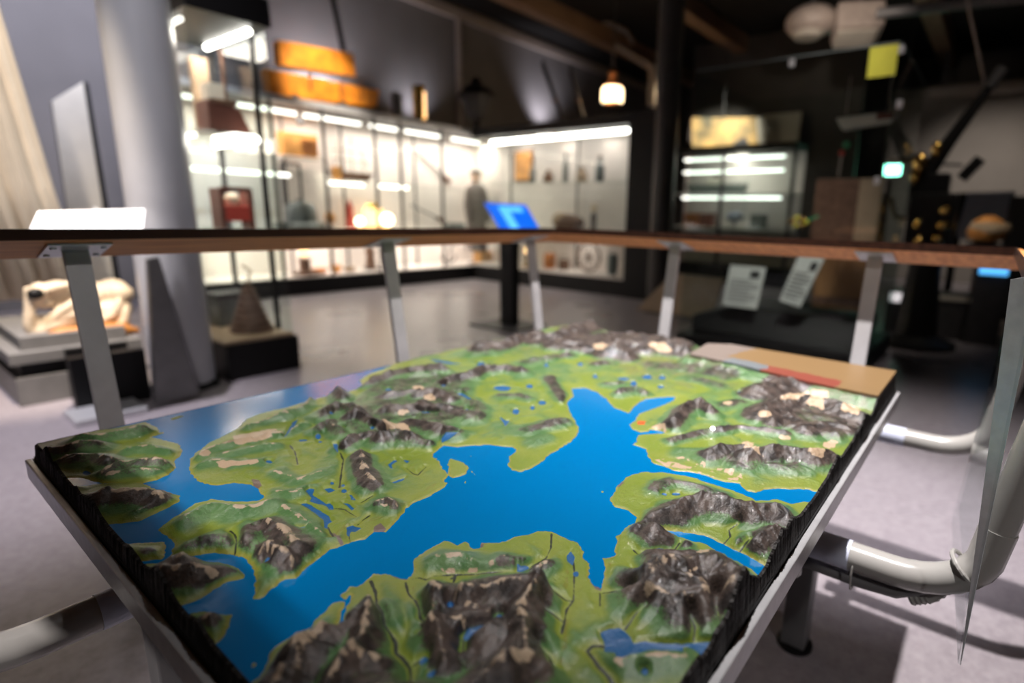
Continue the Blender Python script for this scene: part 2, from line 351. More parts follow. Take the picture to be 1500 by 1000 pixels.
TRACK = [[(832,830),(828,870),(834,885),(828,920),(826,960),(812,1000)],[(1000,752),(960,767),(936,770)],[(911,775),(905,800),(893,830)],[(806,777),(820,782),(830,788)],[(600,735),(560,760),(510,770),(470,800)],[(655,700),(620,722)],[(607,900),(611,880),(604,862)]]

jit = (fbm(GX, GY, 70, 4) - .5) * .010 + (fbm(GX + 9, GY, 190, 3) - .5) * .0055
sd = np.full(GX.shape, -9.0)
for P in LAND: sd = np.maximum(sd, sdf(w2(P)))
small = np.clip(np.abs(sd) / .008, 0, 1)
for P in FJORD: sd = np.minimum(sd, -sdf(w2(P)))
sd = sd + jit * .55
lake = np.full(GX.shape, -9.0)
for P in LAKE: lake = np.maximum(lake, sdf(w2(P, SEA + .004)))
lake = lake + jit * .25
river = np.full(GX.shape, 9.0)
for P, w in RIVER:
    D, _ = segd(w2(P, SEA + .003), False); river = np.minimum(river, D + jit*.18 - w)
mud = np.full(GX.shape, -9.0)
for P in MUD: mud = np.maximum(mud, sdf(w2(P)))
town = np.full(GX.shape, -9.0)
for P in TOWN: town = np.maximum(town, sdf(w2(P)) + jit)
track = np.full(GX.shape, 9.0)
for P in TRACK:
    D, _ = segd(w2(P), False); track = np.minimum(track, np.abs(D + jit * .8))

# ridges: crest in the photograph, crest height, half width, how rocky (0..1), how much snow (0..1)
RIDGE = [
 # left edge block
 ([(62,652),(100,646),(135,642)],.021,.035,.5,.3),([(120,634),(170,628),(214,621)],.018,.03,.25,.4),([(95,664),(140,661),(165,666)],.020,.03,.5,.2),([(118,690),(150,682),(180,672),(215,667),(247,665)],.020,.03,.5,.4),([(140,694),(200,683),(254,679)],.014,.022,.3,.3),([(190,655),(225,650),(252,655)],.012,.02,.2,.3),
 ([(118,716),(150,712),(178,710),(219,714),(236,724)],.024,.040,.85,.3),([(178,752),(200,742),(219,735),(258,729)],.013,.02,.2,.3),
 ([(168,798),(205,797),(238,797)],.014,.022,1,.1),([(205,824),(250,828),(285,826),(318,827),(342,833)],.024,.034,.95,.2),([(268,901),(300,899),(330,904)],.016,.025,.7,.5),
 # western island
 ([(264,756),(285,745),(303,737),(337,741),(372,735),(392,729)],.016,.028,.15,.5),([(258,806),(268,790),(283,777),(300,773),(314,773),(337,777)],.030,.042,.55,.3),([(367,762),(387,757),(412,770),(440,787)],.022,.035,.7,.3),([(379,794),(393,790),(407,795),(425,803),(428,822)],.024,.032,.75,.2),
 ([(283,682),(310,672),(345,677),(380,674)],.008,.02,0,.5),([(291,664),(320,650),(360,640),(372,640)],.012,.02,.05,.7),([(330,662),(365,655),(400,650)],.010,.02,0,.4),([(365,620),(395,612),(425,604)],.014,.02,.05,.6),([(395,634),(420,630),(440,618)],.012,.02,.05,.4),([(418,605),(445,595),(455,580)],.015,.02,.2,.6),([(400,690),(440,700),(470,690)],.007,.02,0,.25),([(395,715),(430,720),(450,712)],.008,.02,0,.3),([(415,740),(440,755),(470,780)],.008,.02,0,.3),([(470,790),(500,785)],.006,.02,.1,.2),
 ([(557,731),(572,728),(588,737)],.014,.022,.5,.3),([(528,655),(533,676),(546,696)],.024,.028,.95,.2),([(560,742),(585,748)],.007,.02,.2,.2),
 ([(462,563),(478,558),(492,560),(506,573)],.026,.03,.6,.1),([(470,597),(495,586),(512,590),(530,600)],.024,.035,.55,.3),([(465,620),(482,612),(497,625)],.018,.028,.5,.3),
 ([(512,600),(530,598),(560,610),(578,622)],.026,.035,.75,.3),([(540,550),(568,540),(596,533),(622,531),(648,532)],.028,.035,.75,.4),([(650,548),(690,540),(708,532),(740,528),(766,534)],.028,.035,.9,.5),([(555,575),(580,572),(608,566)],.02,.03,.6,.2),([(610,568),(640,566),(664,576)],.026,.035,.8,.3),([(568,590),(590,590),(612,588)],.026,.035,.75,.2),([(620,585),(660,590),(684,600)],.022,.04,.7,.3),
 ([(503,640),(520,630),(537,628)],.022,.03,.8,.6),([(555,632),(580,628),(604,630)],.024,.035,.75,.3),([(600,610),(630,618),(660,622)],.022,.035,.7,.3),([(600,640),(630,642)],.014,.03,.5,.3),
 ([(690,580),(702,597),(700,610)],.012,.03,.45,.1),([(735,578),(760,577),(775,580)],.010,.03,.5,0),([(775,622),(800,617),(828,612)],.014,.035,.5,0),([(800,548),(818,565),(828,580)],.014,.028,.6,0),([(775,645),(800,640)],.006,.03,.2,0),([(640,545),(600,548)],.018,.03,.3,.3),
 # back mountains
 ([(700,498),(730,496),(762,486),(790,481)],.035,.05,.75,.3),([(790,482),(815,483),(842,470),(873,463),(910,465),(940,470)],.045,.07,1,.05),([(910,466),(952,472),(994,475),(1036,482)],.04,.06,1,.05),([(820,495),(850,497),(880,505),(920,510)],.034,.05,.8,.2),([(920,495),(965,500),(1000,505)],.036,.05,.95,.2),([(770,525),(800,520),(830,515)],.018,.04,.5,0),([(870,530),(885,528)],.014,.025,.8,0),([(905,570),(930,565),(945,572)],.016,.03,.5,0),([(890,560),(910,558)],.012,.03,.4,0),([(690,515),(720,512)],.016,.035,.3,0),([(960,530),(1010,535),(1060,545)],.016,.05,.45,0),([(1010,550),(1050,560)],.012,.04,.4,.1),
 # right hand mountains
 ([(985,606),(996,590),(1010,582),(1030,580),(1042,588)],.030,.035,.9,.35),([(985,640),(1020,632),(1050,626),(1080,622),(1110,625),(1150,630)],.014,.025,.6,.1),([(1042,652),(1062,646),(1078,645),(1096,650)],.026,.035,.95,.4),([(1096,652),(1112,650),(1135,647),(1165,648),(1190,655),(1216,652)],.032,.042,1,.1),
 ([(1120,590),(1150,578),(1190,574),(1225,585),(1262,600)],.034,.06,.95,.1),([(1110,560),(1150,550),(1200,548),(1250,560),(1290,570)],.034,.06,.9,.2),([(1180,620),(1210,615),(1240,620)],.022,.045,.85,.2),([(1130,612),(1160,605)],.020,.04,.8,.5),([(1000,658),(1040,660)],.008,.03,.3,.2),([(1060,590),(1085,585)],.012,.04,.45,.1),
 ([(966,754),(980,738),(998,724),(1030,722),(1072,723),(1100,733),(1114,733),(1139,730),(1156,742)],.030,.042,1,.1),([(960,712),(990,702),(1030,712),(1060,722)],.010,.025,.5,.1),([(1084,788),(1108,778),(1134,768),(1146,772)],.026,.035,.9,.1),
 ([(934,771),(948,776),(966,786),(1000,788)],.014,.022,.75,.4),([(945,820),(979,812),(1018,802),(1048,804),(1062,815),(1078,828),(1098,836)],.040,.055,1,.1),([(950,840),(975,835),(1000,845),(1020,850)],.026,.045,1,.1),([(1010,870),(1040,850),(1065,850)],.028,.05,1,.1),([(945,870),(980,880),(1000,885)],.012,.035,.8,0),([(900,968),(960,960),(1010,962)],.008,.03,.15,.1),
 # square massif bottom centre
 ([(634,851),(673,851),(700,846),(740,838),(783,836)],.034,.030,1,.1),([(779,838),(775,866),(777,895),(772,925),(768,945)],.038,.030,1,.05),([(768,930),(740,948),(712,968),(688,986),(660,1000)],.046,.038,1,.15),([(634,852),(632,880),(628,900),(642,912)],.026,.026,.6,.3),([(640,915),(650,935),(655,960)],.026,.026,.8,.3),([(685,885),(700,890)],.018,.02,.95,.2),([(660,905),(685,912)],.016,.018,.9,.2),([(705,905),(720,890)],.018,.018,.9,.2),([(735,885),(745,898)],.018,.018,.8,.1),
 ([(640,812),(680,815),(720,820),(745,812)],.012,.025,.1,.3),([(745,815),(770,812)],.012,.02,.6,.1),([(790,826),(806,818)],.012,.02,.5,0),
 # bottom left ridges
 ([(537,855),(536,875),(533,895),(526,918),(512,942),(497,961),(480,980),(465,1003)],.036,.030,.85,.3),([(500,884),(480,902),(457,921),(440,936),(420,958),(402,976),(380,1003)],.030,.036,.8,.3),([(500,966),(530,962),(552,966)],.026,.03,.6,.1),([(450,950),(430,985)],.02,.03,.8,.1),([(520,1000),(560,995),(600,1010)],.036,.05,.5,.2)]
h = np.zeros(GX.shape); crest_sheen = np.zeros(GX.shape); rock = np.zeros(GX.shape); snow = np.zeros(GX.shape)
wx = (fbm(GX, GY, 16, 3) - .5) * .020; wy = (fbm(GX + 31, GY + 7, 16, 3) - .5) * .020
ox, oy = GX, GY
for pts, hh, ww, rk, sn in RIDGE:
    P = w2(pts, SEA + hh)
    GX, GY = ox + wx, oy + wy
    D, T = segd(P, False)
    GX, GY = ox, oy
    t = np.clip(1 - D / ww, 0, 1)
    taper = .75 + .25 * vnoise(T * 1.7 + hh * 999, T * 0 + ww * 777)
    c = hh * t ** 1.25 * taper
    h = np.maximum(h, c) + .22 * np.minimum(h, c)
    e = np.clip(1 - D / (ww * .92), 0, 1)
    far = sstep(1.0, 1.25, P[:, 0].mean())
    rock = np.maximum(rock, rk * (sstep(.16, .72, e) * (1 - far) + sstep(.02, .35, e) * far)); snow = np.maximum(snow, sn * e)
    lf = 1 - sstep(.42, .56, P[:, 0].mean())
    crest_sheen = np.maximum(crest_sheen, lf * np.exp(-((D + jit * .8) / (.16 * ww)) ** 2) * (.25 + .75 * vnoise(T * 3.3 + hh * 311, T * 0 + 3.3)) * (.45 + 1.1 * fbm(GX, GY, 110, 3)))  # mask for the painted sheen of the lit cases on ridge tops
ROCKY = [([(636,853),(700,846),(780,838),(776,925),(700,972),(655,955),(630,905)],.013,.8),([(945,800),(1018,804),(1090,836),(1050,890),(985,900),(950,860)],.018,.85),([(1120,585),(1260,600),(1230,640),(1150,625)],.012,.6),([(1050,660),(1200,660),(1190,690),(1070,685)],.008,.45),
 ([(780,488),(1030,485),(1010,510),(900,515),(800,505)],.020,.85),([(550,560),(690,545),(690,600),(640,640),(520,640),(500,600)],.008,.4)]
for pts, hh, rk in ROCKY:
    s_ = sdf(w2(pts, SEA + hh)); k_ = sstep(-.02, .012, s_)
    h = np.maximum(h, hh * k_ * (.55 + .9 * fbm(ox, oy, 30, 3))); rock = np.maximum(rock, rk * k_)
GLINT = [[(958,673),(1000,668),(1040,680),(1085,690),(1090,706),(1060,703),(1020,691),(975,683)],[(1035,690),(1062,690),(1085,702),(1070,706)],[(640,832),(700,830),(700,838),(655,840)]]  # fjord slope gloss highlights painted as pale patches, plus a snow line
rid = fbm(ox + wx * .6, oy + wy * .6, 27, 5, True)
rid2 = fbm(ox + 3 + wx, oy + 8 + wy, 13, 4, True)
lowland = .0016 + .0035 * sstep(0, .06, sd) * fbm(ox, oy, 22, 3)
coast = sstep(-.0005, .016, sd)
back = sstep(1.0, 1.35, ox)
hill = (h > .001)
m_ = np.clip(h / .02, 0, 1)
H = h * (.80 + .42 * (rid - .5)) + .0060 * m_ * (rid2 - .5) + .0016 * m_ * (fbm(ox, oy, 120, 3, True) - .5)
H = H + .0048 * np.maximum(fbm(ox + wx, oy + wy, 26, 4, True) - .52, 0) * sstep(.006, .03, sd) * (1 - m_)
H = np.maximum(H, 0) * coast + lowland * sstep(-.0002, .004, sd)
H = H + .00045 * (fbm(ox, oy, 160, 3) - .5) * coast
H = H * (1 - .75 * np.exp(-(np.maximum(river, 0) / .006) ** 2))
lk = sstep(-.005, .0015, lake)
H = H * (1 - .8 * lk)
H = np.where(sd < 0, np.maximum(sd * .5, -.002), H)
# the north-eastern corner of the model is a flat printed panel, not relief
PANEL = w2([(1036,500),(1098,490),(1400,530),(1345,570),(1300,578),(1190,556),(1080,530),(1010,515)], SEA + .035)
pan = sdf(PANEL)
H = np.where(pan > -.05, np.maximum(H, .029 * sstep(-.05, 0, pan) * (.75 + .4 * (rid - .5))), H)
H = np.where(pan > 0, np.minimum(H, .022), H)
edge = np.minimum.reduce([ox - MX0, MX1 - ox, oy - MY0, MY1 - oy])

def hsample(x, y):
    i = np.clip(int(round((x - MX0) / ST)), 0, NX - 1); j = np.clip(int(round((y - MY0) / ST)), 0, NY - 1)
    return H[i, j]
def onrelief(u, v):
    z = SEA + .02
    for _ in range(14):
        q = at(u, v, z=z); z += .5 * (SEA + max(hsample(q.x, q.y), 0) - z)
    return q
# cream snow fields, bare patches and painted reflections, lying on the relief
SNOW_SHEEN = [ell(880,507,12,5),[(948,505),(958,502),(985,511),(980,516),(960,512)],[(1144,584),(1155,575),(1183,573),(1180,580),(1150,585)],[(1190,573),(1200,571),(1213,573),(1212,580),(1207,590),(1205,599),(1195,595),(1176,590),(1186,582)],[(1230,598),(1245,592),(1262,600),(1256,608),(1238,603)],
 [(1085,648),(1095,645),(1106,650),(1112,658),(1117,668),(1106,660),(1090,656)],[(1182,662),(1193,655),(1200,659),(1214,656),(1205,668),(1196,671),(1190,667)],[(1205,648),(1218,641),(1226,647),(1220,655),(1208,654)],[(1019,810),(1026,803),(1046,804),(1039,808),(1030,809)],[(1011,836),(1022,829),(1018,834)],
 ell(1206,558,8,3),ell(1232,558,6,3),ell(1262,563,10,3),ell(1285,570,8,3),[(560,624),(585,619),(598,623),(600,630),(575,628)],[(572,604),(595,599),(601,603),(592,608)],ell(629,582,8,4),ell(612,567,9,3),ell(1066,590,8,3),
 [(344,598+40),(372,632),(403,628),(400,638),(372,646),(345,650)],[(318,676),(345,674),(375,672),(378,676),(340,683),(320,682)],ell(300,662,8,5),ell(1120,606,10,5),ell(1150,640,8,3),ell(1038,705,6,3),ell(965,625,9,4)]  # leftmost patches: reflected case light painted tan
sn_sheen_d = np.full(GX.shape, -9.0)
for P in SNOW_SHEEN:
    Q = np.array([[*onrelief(u, v)[:2]] for u, v in P]); sn_sheen_d = np.maximum(sn_sheen_d, sdf(Q))
sn_sheen_d = sn_sheen_d + jit * .9
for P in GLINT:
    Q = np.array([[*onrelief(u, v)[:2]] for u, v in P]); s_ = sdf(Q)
    sn_sheen_d = np.maximum(sn_sheen_d, np.minimum(s_, (fbm(ox, oy, 75, 3) - .56) * .03))
rockf = np.clip(rock * (1.05 + .9 * (rid - .5)) + .30 * (fbm(ox, oy, 48, 4) - .5), 0, 1) * sstep(.002, .010, H)
backdull = sstep(1.02, 1.22, ox) * sstep(-.1, .1, .9 - np.abs(oy - .6)) * sstep(.35, .65, fbm(ox, oy, 9, 3))
Zs = SEA + H

def attr(me, name, a):
    t = me.attributes.new(name, 'FLOAT', 'POINT'); t.data.foreach_set('value', np.ascontiguousarray(a.ravel(), dtype=np.float32))
def grid_mesh(name, X, Y, Z, keep):
    nx, ny = X.shape
    idx = np.arange(nx * ny).reshape(nx, ny)
    q = np.stack([idx[:-1, :-1], idx[1:, :-1], idx[1:, 1:], idx[:-1, 1:]], -1)[keep].reshape(-1, 4)
    me = bpy.data.meshes.new(name)
    me.vertices.add(nx * ny); me.vertices.foreach_set('co', np.stack([X, Y, Z], -1).astype(np.float32).ravel())
    me.loops.add(q.size); me.loops.foreach_set('vertex_index', q.astype(np.int32).ravel())
    me.polygons.add(len(q)); me.polygons.foreach_set('loop_start', np.arange(0, q.size, 4, dtype=np.int32))
    me.polygons.foreach_set('loop_total', np.full(len(q), 4, np.int32))
    me.polygons.foreach_set('use_smooth', np.ones(len(q), bool))
    me.update(); me.validate()
    return me
# painted relief material
def relief_mat():
    m = bpy.data.materials.new('painted_relief_varnish'); N, L, P = nt(m)
    def A(n):
        a = N.new('ShaderNodeAttribute'); a.attribute_name = n; return a.outputs['Fac']
    tc = N.new('ShaderNodeTexCoord')
    def noise(s, d=5, r=.6):
        n = N.new('ShaderNodeTexNoise'); n.inputs['Scale'].default_value = s; n.inputs['Detail'].default_value = d
        n.inputs['Roughness'].default_value = r
        L.new(tc.outputs['Object'], n.inputs['Vector']); return n.outputs['Fac']
    def math_(op, a, b=None):
        n = N.new('ShaderNodeMath'); n.operation = op
        for i, v in enumerate((a, b)):
            if v is None: continue
            if isinstance(v, (int, float)): n.inputs[i].default_value = v
            else: L.new(v, n.inputs[i])
        return n.outputs[0]
    def mask(v, lo, hi):
        n = N.new('ShaderNodeMapRange'); n.interpolation_type = 'SMOOTHSTEP'
        n.inputs['From Min'].default_value = lo; n.inputs['From Max'].default_value = hi; L.new(v, n.inputs['Value']); return n.outputs[0]
    def mix(f, a, b):
        n = N.new('ShaderNodeMix'); n.data_type = 'RGBA'
        if isinstance(f, (int, float)): n.inputs[0].default_value = f
        else: L.new(f, n.inputs[0])
        for k, v in ((6, a), (7, b)):
            if isinstance(v, tuple): n.inputs[k].default_value = v + (1,)
            else: L.new(v, n.inputs[k])
        return n.outputs[2]
    n1, n2, n3 = noise(9), noise(45), noise(330, 5, .8)
    alt = A('alt')
    low = mix(mask(n1, .35, .65), (.180, .245, .024), (.245, .285, .045))
    mid = mix(mask(n2, .3, .7), (.062, .160, .046), (.120, .220, .080))
    c = mix(mask(math_('ADD', alt, math_('MULTIPLY', n1, .012)), .0080, .0125), low, mid)
    c = mix(math_('MULTIPLY', mask(A('track'), .0016, .0004), .35), c, (.19, .11, .02))
    shore = mask(A('coast'), .0040, .0012)
    c = mix(math_('MULTIPLY', shore, .55), c, (.36, .31, .05))
    dull = math_('MULTIPLY', A('dull'), mask(n2, .35, .6))
    c = mix(math_('MULTIPLY', dull, .6), c, (.15, .125, .085))
    rk = mask(math_('ADD', A('rock'), math_('MULTIPLY', math_('SUBTRACT', n3, .5), 1.9)), .26, .60)
    rcol = mix(mask(math_('ADD', n2, math_('MULTIPLY', math_('SUBTRACT', n3, .5), .5)), .35, .68), (.024, .019, .018), (.105, .078, .066))
    c = mix(rk, c, rcol)
    sp = mask(math_('ADD', A('snow'), math_('MULTIPLY', math_('SUBTRACT', n3, .5), .9)), .62, .74)
    c = mix(sp, c, (.36, .25, .17))
    c = mix(mask(math_('ADD', A('crest_sheen'), math_('MULTIPLY', math_('SUBTRACT', n3, .5), .8)), .42, .62), c, (.50, .38, .27))  # reflected case light painted tan along the ridge tops
    c = mix(mask(A('field_sheen'), -.0003, .0006), c, (.50, .36, .24))  # snow and bare patches, with painted reflections and gloss highlights
    c = mix(mask(A('mud'), -.0004, .0006), c, (.16, .115, .10))
    c = mix(mask(A('town'), -.0006, .0008), c, (.70, .10, .02))
    c = mix(mask(A('river'), .0008, .0001), c, (.012, .018, .012))
    lkm = mask(A('lake'), -.0003, .0003)
    c = mix(lkm, c, (.0, .095, .28))
    L.new(c, P.inputs['Base Color'])
    P.inputs['Roughness'].default_value = .42; P.inputs['Specular IOR Level'].default_value = .5
    P.inputs['Coat Weight'].default_value = .5; P.inputs['Coat Roughness'].default_value = .08
    b = N.new('ShaderNodeBump'); b.inputs['Distance'].default_value = .004; b.inputs['Strength'].default_value = .5
    L.new(mix(.35, noise(210, 4, .7), n2), b.inputs['Height']); L.new(b.outputs['Normal'], P.inputs['Normal'])
    L.new(b.outputs['Normal'], P.inputs['Coat Normal'])
    return m
table = thing('relief_map_table', 'glossy painted relief map of fjords and mountains on a metal framed table', 'map table', ((MX0+MX1)/2, (MY0+MY1)/2, 0))
T0 = table.location
def rebase(me):
    me.transform(Matrix.Translation(-T0))
nearland = (sd > -.006)
keep = (nearland[:-1, :-1] | nearland[1:, :-1] | nearland[1:, 1:] | nearland[:-1, 1:])
keep &= ~((pan > .006)[:-1, :-1])
me = grid_mesh('relief_terrain', ox, oy, Zs, keep)
attr(me, 'alt', np.maximum(H, 0)); attr(me, 'coast', np.maximum(sd, 0)); attr(me, 'rock', rockf); attr(me, 'snow', np.clip(snow * (.55 + .9 * rid2) * sstep(.004, .012, H), 0, 1))
attr(me, 'crest_sheen', crest_sheen * sstep(.004, .010, H)); attr(me, 'lake', lake); attr(me, 'river', river); attr(me, 'mud', mud); attr(me, 'town', town); attr(me, 'track', track); attr(me, 'field_sheen', sn_sheen_d); attr(me, 'dull', backdull)
rebase(me); me.materials.append(relief_mat())
ter = bpy.data.objects.new('relief_terrain', me); COL.objects.link(ter); ter.parent = table
# the sea: a flat varnished sheet
sea_m = mat('blue_sea_varnish', (.0, .175, .46), .12, 0, .04, 3, coat=0)
sb = MB(); sb.bb(MX0, MX1, MY0, MY1, SEA - .012, SEA)
N_, L_, P_ = sea_m.node_tree.nodes, sea_m.node_tree.links, sea_m.node_tree.nodes['Principled BSDF']
P_.inputs['Specular IOR Level'].default_value = .8
_n = N_.new('ShaderNodeTexNoise'); _n.inputs['Scale'].default_value = 90; _n.inputs['Detail'].default_value = 3
_t = N_.new('ShaderNodeTexCoord'); L_.new(_t.outputs['Object'], _n.inputs['Vector'])
_b = N_.new('ShaderNodeBump'); _b.inputs['Strength'].default_value = .02; _b.inputs['Distance'].default_value = .004
L_.new(_n.outputs['Fac'], _b.inputs['Height']); L_.new(_b.outputs['Normal'], P_.inputs['Normal'])
sea = ob('sea_surface', sb, sea_m, table); sea['label'] = 'flat glossy blue sea of the map'
# black painted cut edges of the model, following the relief
cutm = mat('black_cut_edge', (.020, .017, .016), .6, 0, .5, 70, .6)
def skirt(xs, ys, zs, off):
    b = MB(); a0 = []; a1 = []; c0 = []; c1 = []
    for x, y, z in zip(xs, ys, zs):
        r = random.uniform(-.0012, .0012)
        a0.append(b.bm.verts.new((x, y, z + .0004))); a1.append(b.bm.verts.new((x + off[0]*(1+r*200), y + off[1]*(1+r*200), z - .0012 + r)))
        c1.append(b.bm.verts.new((x + off[0]*2.2, y + off[1]*2.2, .690))); c0.append(b.bm.verts.new((x, y, .690)))
    for i in range(len(a0) - 1):
        for p, q in ((a0, a1), (a1, c1), (c1, c0), (c0, a0)):
            b.bm.faces.new((p[i], p[i+1], q[i+1], q[i]))
    b.bm.faces.new((a0[0], a1[0], c1[0], c0[0])); b.bm.faces.new((a0[-1], c0[-1], c1[-1], a1[-1]))
    return b
zz = np.maximum(Zs, SEA)
for i, (xs, ys, zs, off) in enumerate(((gx*0+MX0, None, None, None),)): pass
ob('cut_edge', skirt(np.full(NY, MX0), gy, zz[0], (-.003, 0)), cutm, table)
ob('cut_edge', skirt(np.full(NY, MX1), gy, zz[-1], (.003, 0)), cutm, table)
ob('cut_edge', skirt(gx, np.full(NX, MY0), zz[:, 0], (0, -.003)), cutm, table)
ob('cut_edge', skirt(gx, np.full(NX, MY1), zz[:, -1], (0, .003)), cutm, table)
# the flat printed panel in the far corner
pm = bpy.data.materials.new('printed_panel'); N, L, P = nt(pm)
tc = N.new('ShaderNodeTexCoord')
no = N.new('ShaderNodeTexNoise'); no.inputs['Scale'].default_value = 16; no.inputs['Detail'].default_value = 4; L.new(tc.outputs['Object'], no.inputs['Vector'])
F0, F1 = PANEL[7], PANEL[4]; _d = (F1 - F0) / np.hypot(*(F1 - F0)); _l = float(np.hypot(*(F1 - F0))); _n = np.array([-_d[1], _d[0]])
if _n @ (PANEL[1] - F0) < 0: _n = -_n
def dot(vec, k, s):
    v = N.new('ShaderNodeVectorMath'); v.operation = 'DOT_PRODUCT'; v.inputs[1].default_value = (vec[0], vec[1], 0); L.new(tc.outputs['Object'], v.inputs[0])
    o_ = float(vec @ (np.array([table.location.x, table.location.y]) - F0))
    m_ = N.new('ShaderNodeMath'); m_.operation = 'ADD'; m_.inputs[1].default_value = o_ - .5 * k; L.new(v.outputs['Value'], m_.inputs[0])
    q_ = N.new('ShaderNodeMath'); q_.operation = 'MULTIPLY_ADD'; q_.inputs[1].default_value = k; L.new(no.outputs['Fac'], q_.inputs[0]); L.new(m_.outputs[0], q_.inputs[2])
    r_ = N.new('ShaderNodeMapRange'); r_.inputs['From Max'].default_value = s; L.new(q_.outputs[0], r_.inputs['Value']); return r_.outputs[0]
rp = N.new('ShaderNodeValToRGB'); rp.color_ramp.interpolation = 'CONSTANT'; cr = rp.color_ramp
cr.elements[0].color = (.23, .185, .165, 1); cr.elements[1].position = .78; cr.elements[1].color = (.24, .15, .07, 1)
for p_, c_ in ((.20, (.17, .19, .21, 1)), (.42, (.25, .065, .045, 1))):
    e_ = cr.elements.new(p_); e_.color = c_
L.new(dot(_d, .05, _l), rp.inputs['Fac'])
r2 = N.new('ShaderNodeValToRGB'); r2.color_ramp.interpolation = 'CONSTANT'; r2.color_ramp.elements[1].position = .42; L.new(dot(_n, .04, .12), r2.inputs['Fac'])
r3 = N.new('ShaderNodeValToRGB'); r3.color_ramp.interpolation = 'CONSTANT'; r3.color_ramp.elements[0].color = (.23, .185, .165, 1); r3.color_ramp.elements[1].position = .17; r3.color_ramp.elements[1].color = (.25, .155, .072, 1); L.new(dot(_d, .05, _l), r3.inputs['Fac'])
mxn = N.new('ShaderNodeMix'); mxn.data_type = 'RGBA'; L.new(r2.outputs['Color'], mxn.inputs[0]); L.new(rp.outputs['Color'], mxn.inputs[6]); L.new(r3.outputs['Color'], mxn.inputs[7])
L.new(mxn.outputs[2], P.inputs['Base Color']); P.inputs['Roughness'].default_value = .35
pb = MB(); pts = [(x, y, SEA + .030) for x, y in PANEL]
pts = [(min(max(x, MX0), MX1 + .004), min(max(y, MY0 - .002), MY1), z) for x, y, z in pts]
pb.prism(pts, (0, 0, -.010)); ob('printed_panel', pb, pm, table, bevel=.0015)['label'] = 'tan and red printed corner panel'
q_ = onrelief(1044, 628); ml = MB(); ml.ball((q_.x, q_.y, q_.z + .001), .0042, (1, 1, .8), 12, 8); ob('marker_light', ml, emit('white_marker_light', (.92, .96, 1), 6), table, smooth=True)['label'] = 'tiny white marker light'
# metal frame, legs
rim = MB()
for a in ((MX0-.016, MX0-.007, MY0-.016, MY1+.016), (MX1+.007, MX1+.016, MY0-.016, MY1+.016), (MX0-.007, MX1+.007, MY0-.016, MY0-.007), (MX0-.007, MX1+.007, MY1+.007, MY1+.016)):
    rim.bb(*a, .662, .695)
ob('metal_rim', rim, M['silver'], table, bevel=.002)
bd = MB(); bd.bb(MX0-.006, MX1+.006, MY0-.006, MY1+.006, .665, .700); ob('base_board', bd, M['black'], table)
for x in (MX0+.10, MX1-.14):
    for y in (MY0+.12, MY1-.12):
        l = MB(); l.bb(x-.03, x+.03, y-.03, y+.03, .012, .665); lo = ob('leg', l, M['grey'], table, bevel=.004)
        f = MB(); f.lathe((x, y, 0), [(.045, 0), (.045, .010), (.02, .016)]); ob('foot', f, M['black'], lo)
for y in (MY0+.12, MY1-.12): ob('apron', MB().bb(MX0+.1, MX1-.14, y-.015, y+.015, .60, .665), M['dark'], table)

# ------------------------------------------------------------------ leaning rail round the table
XI0, XI1, YI0, YI1 = -.015, 1.665, -.034, 1.350
rail = thing('leaning_rail', 'wooden leaning rail on slanted grey posts around the relief map', 'railing', (.8, .65, 0))
BW, TILT, BT, ZI = .155, math.radians(15.6), .018, 1.0525
dn, dh = BW * math.sin(TILT), BW * math.cos(TILT)
def board(name, i0, i1, o0, o1):
    """one mitred board: inner edge i0-i1, outer edge o0-o1 (xy)"""
    b = MB()
    top = [(*i0, ZI), (*i1, ZI), (*o1, ZI - dn), (*o0, ZI - dn)]
    b.prism(top, (0, 0, -BT))
    o = ob(name, b, M['railwood'], rail, bevel=.0015)
    o.data.materials.append(M['railedge'])
    e = MB(); ce = Vector(((i0[0]+i1[0])/2, (i0[1]+i1[1])/2, 0)); n = Vector((ce.x - .8, ce.y - .65, 0))
    d = Vector((i1[0]-i0[0], i1[1]-i0[1], 0)).normalized(); nn = Vector((-d.y, d.x, 0))
    if nn.dot(n) > 0: nn = -nn
    e.prism([(i0[0], i0[1], ZI + .0015), (i1[0], i1[1], ZI + .0015), (i1[0], i1[1], ZI - BT), (i0[0], i0[1], ZI - BT)], nn * .004)
    eo = ob('edge_strip', e, M['railedge'], o); eo['label'] = 'dark lacquered edge strip'
    return o
ci = [(XI0, YI0), (XI1, YI0), (XI1, YI1), (XI0, YI1)]
co_ = [(XI0-dh, YI0-dh), (XI1+dh, YI0-dh), (XI1+dh, YI1+dh), (XI0-dh, YI1+dh)]
for k in range(4): board('rail_board', ci[k], ci[(k+1) % 4], co_[k], co_[(k+1) % 4])
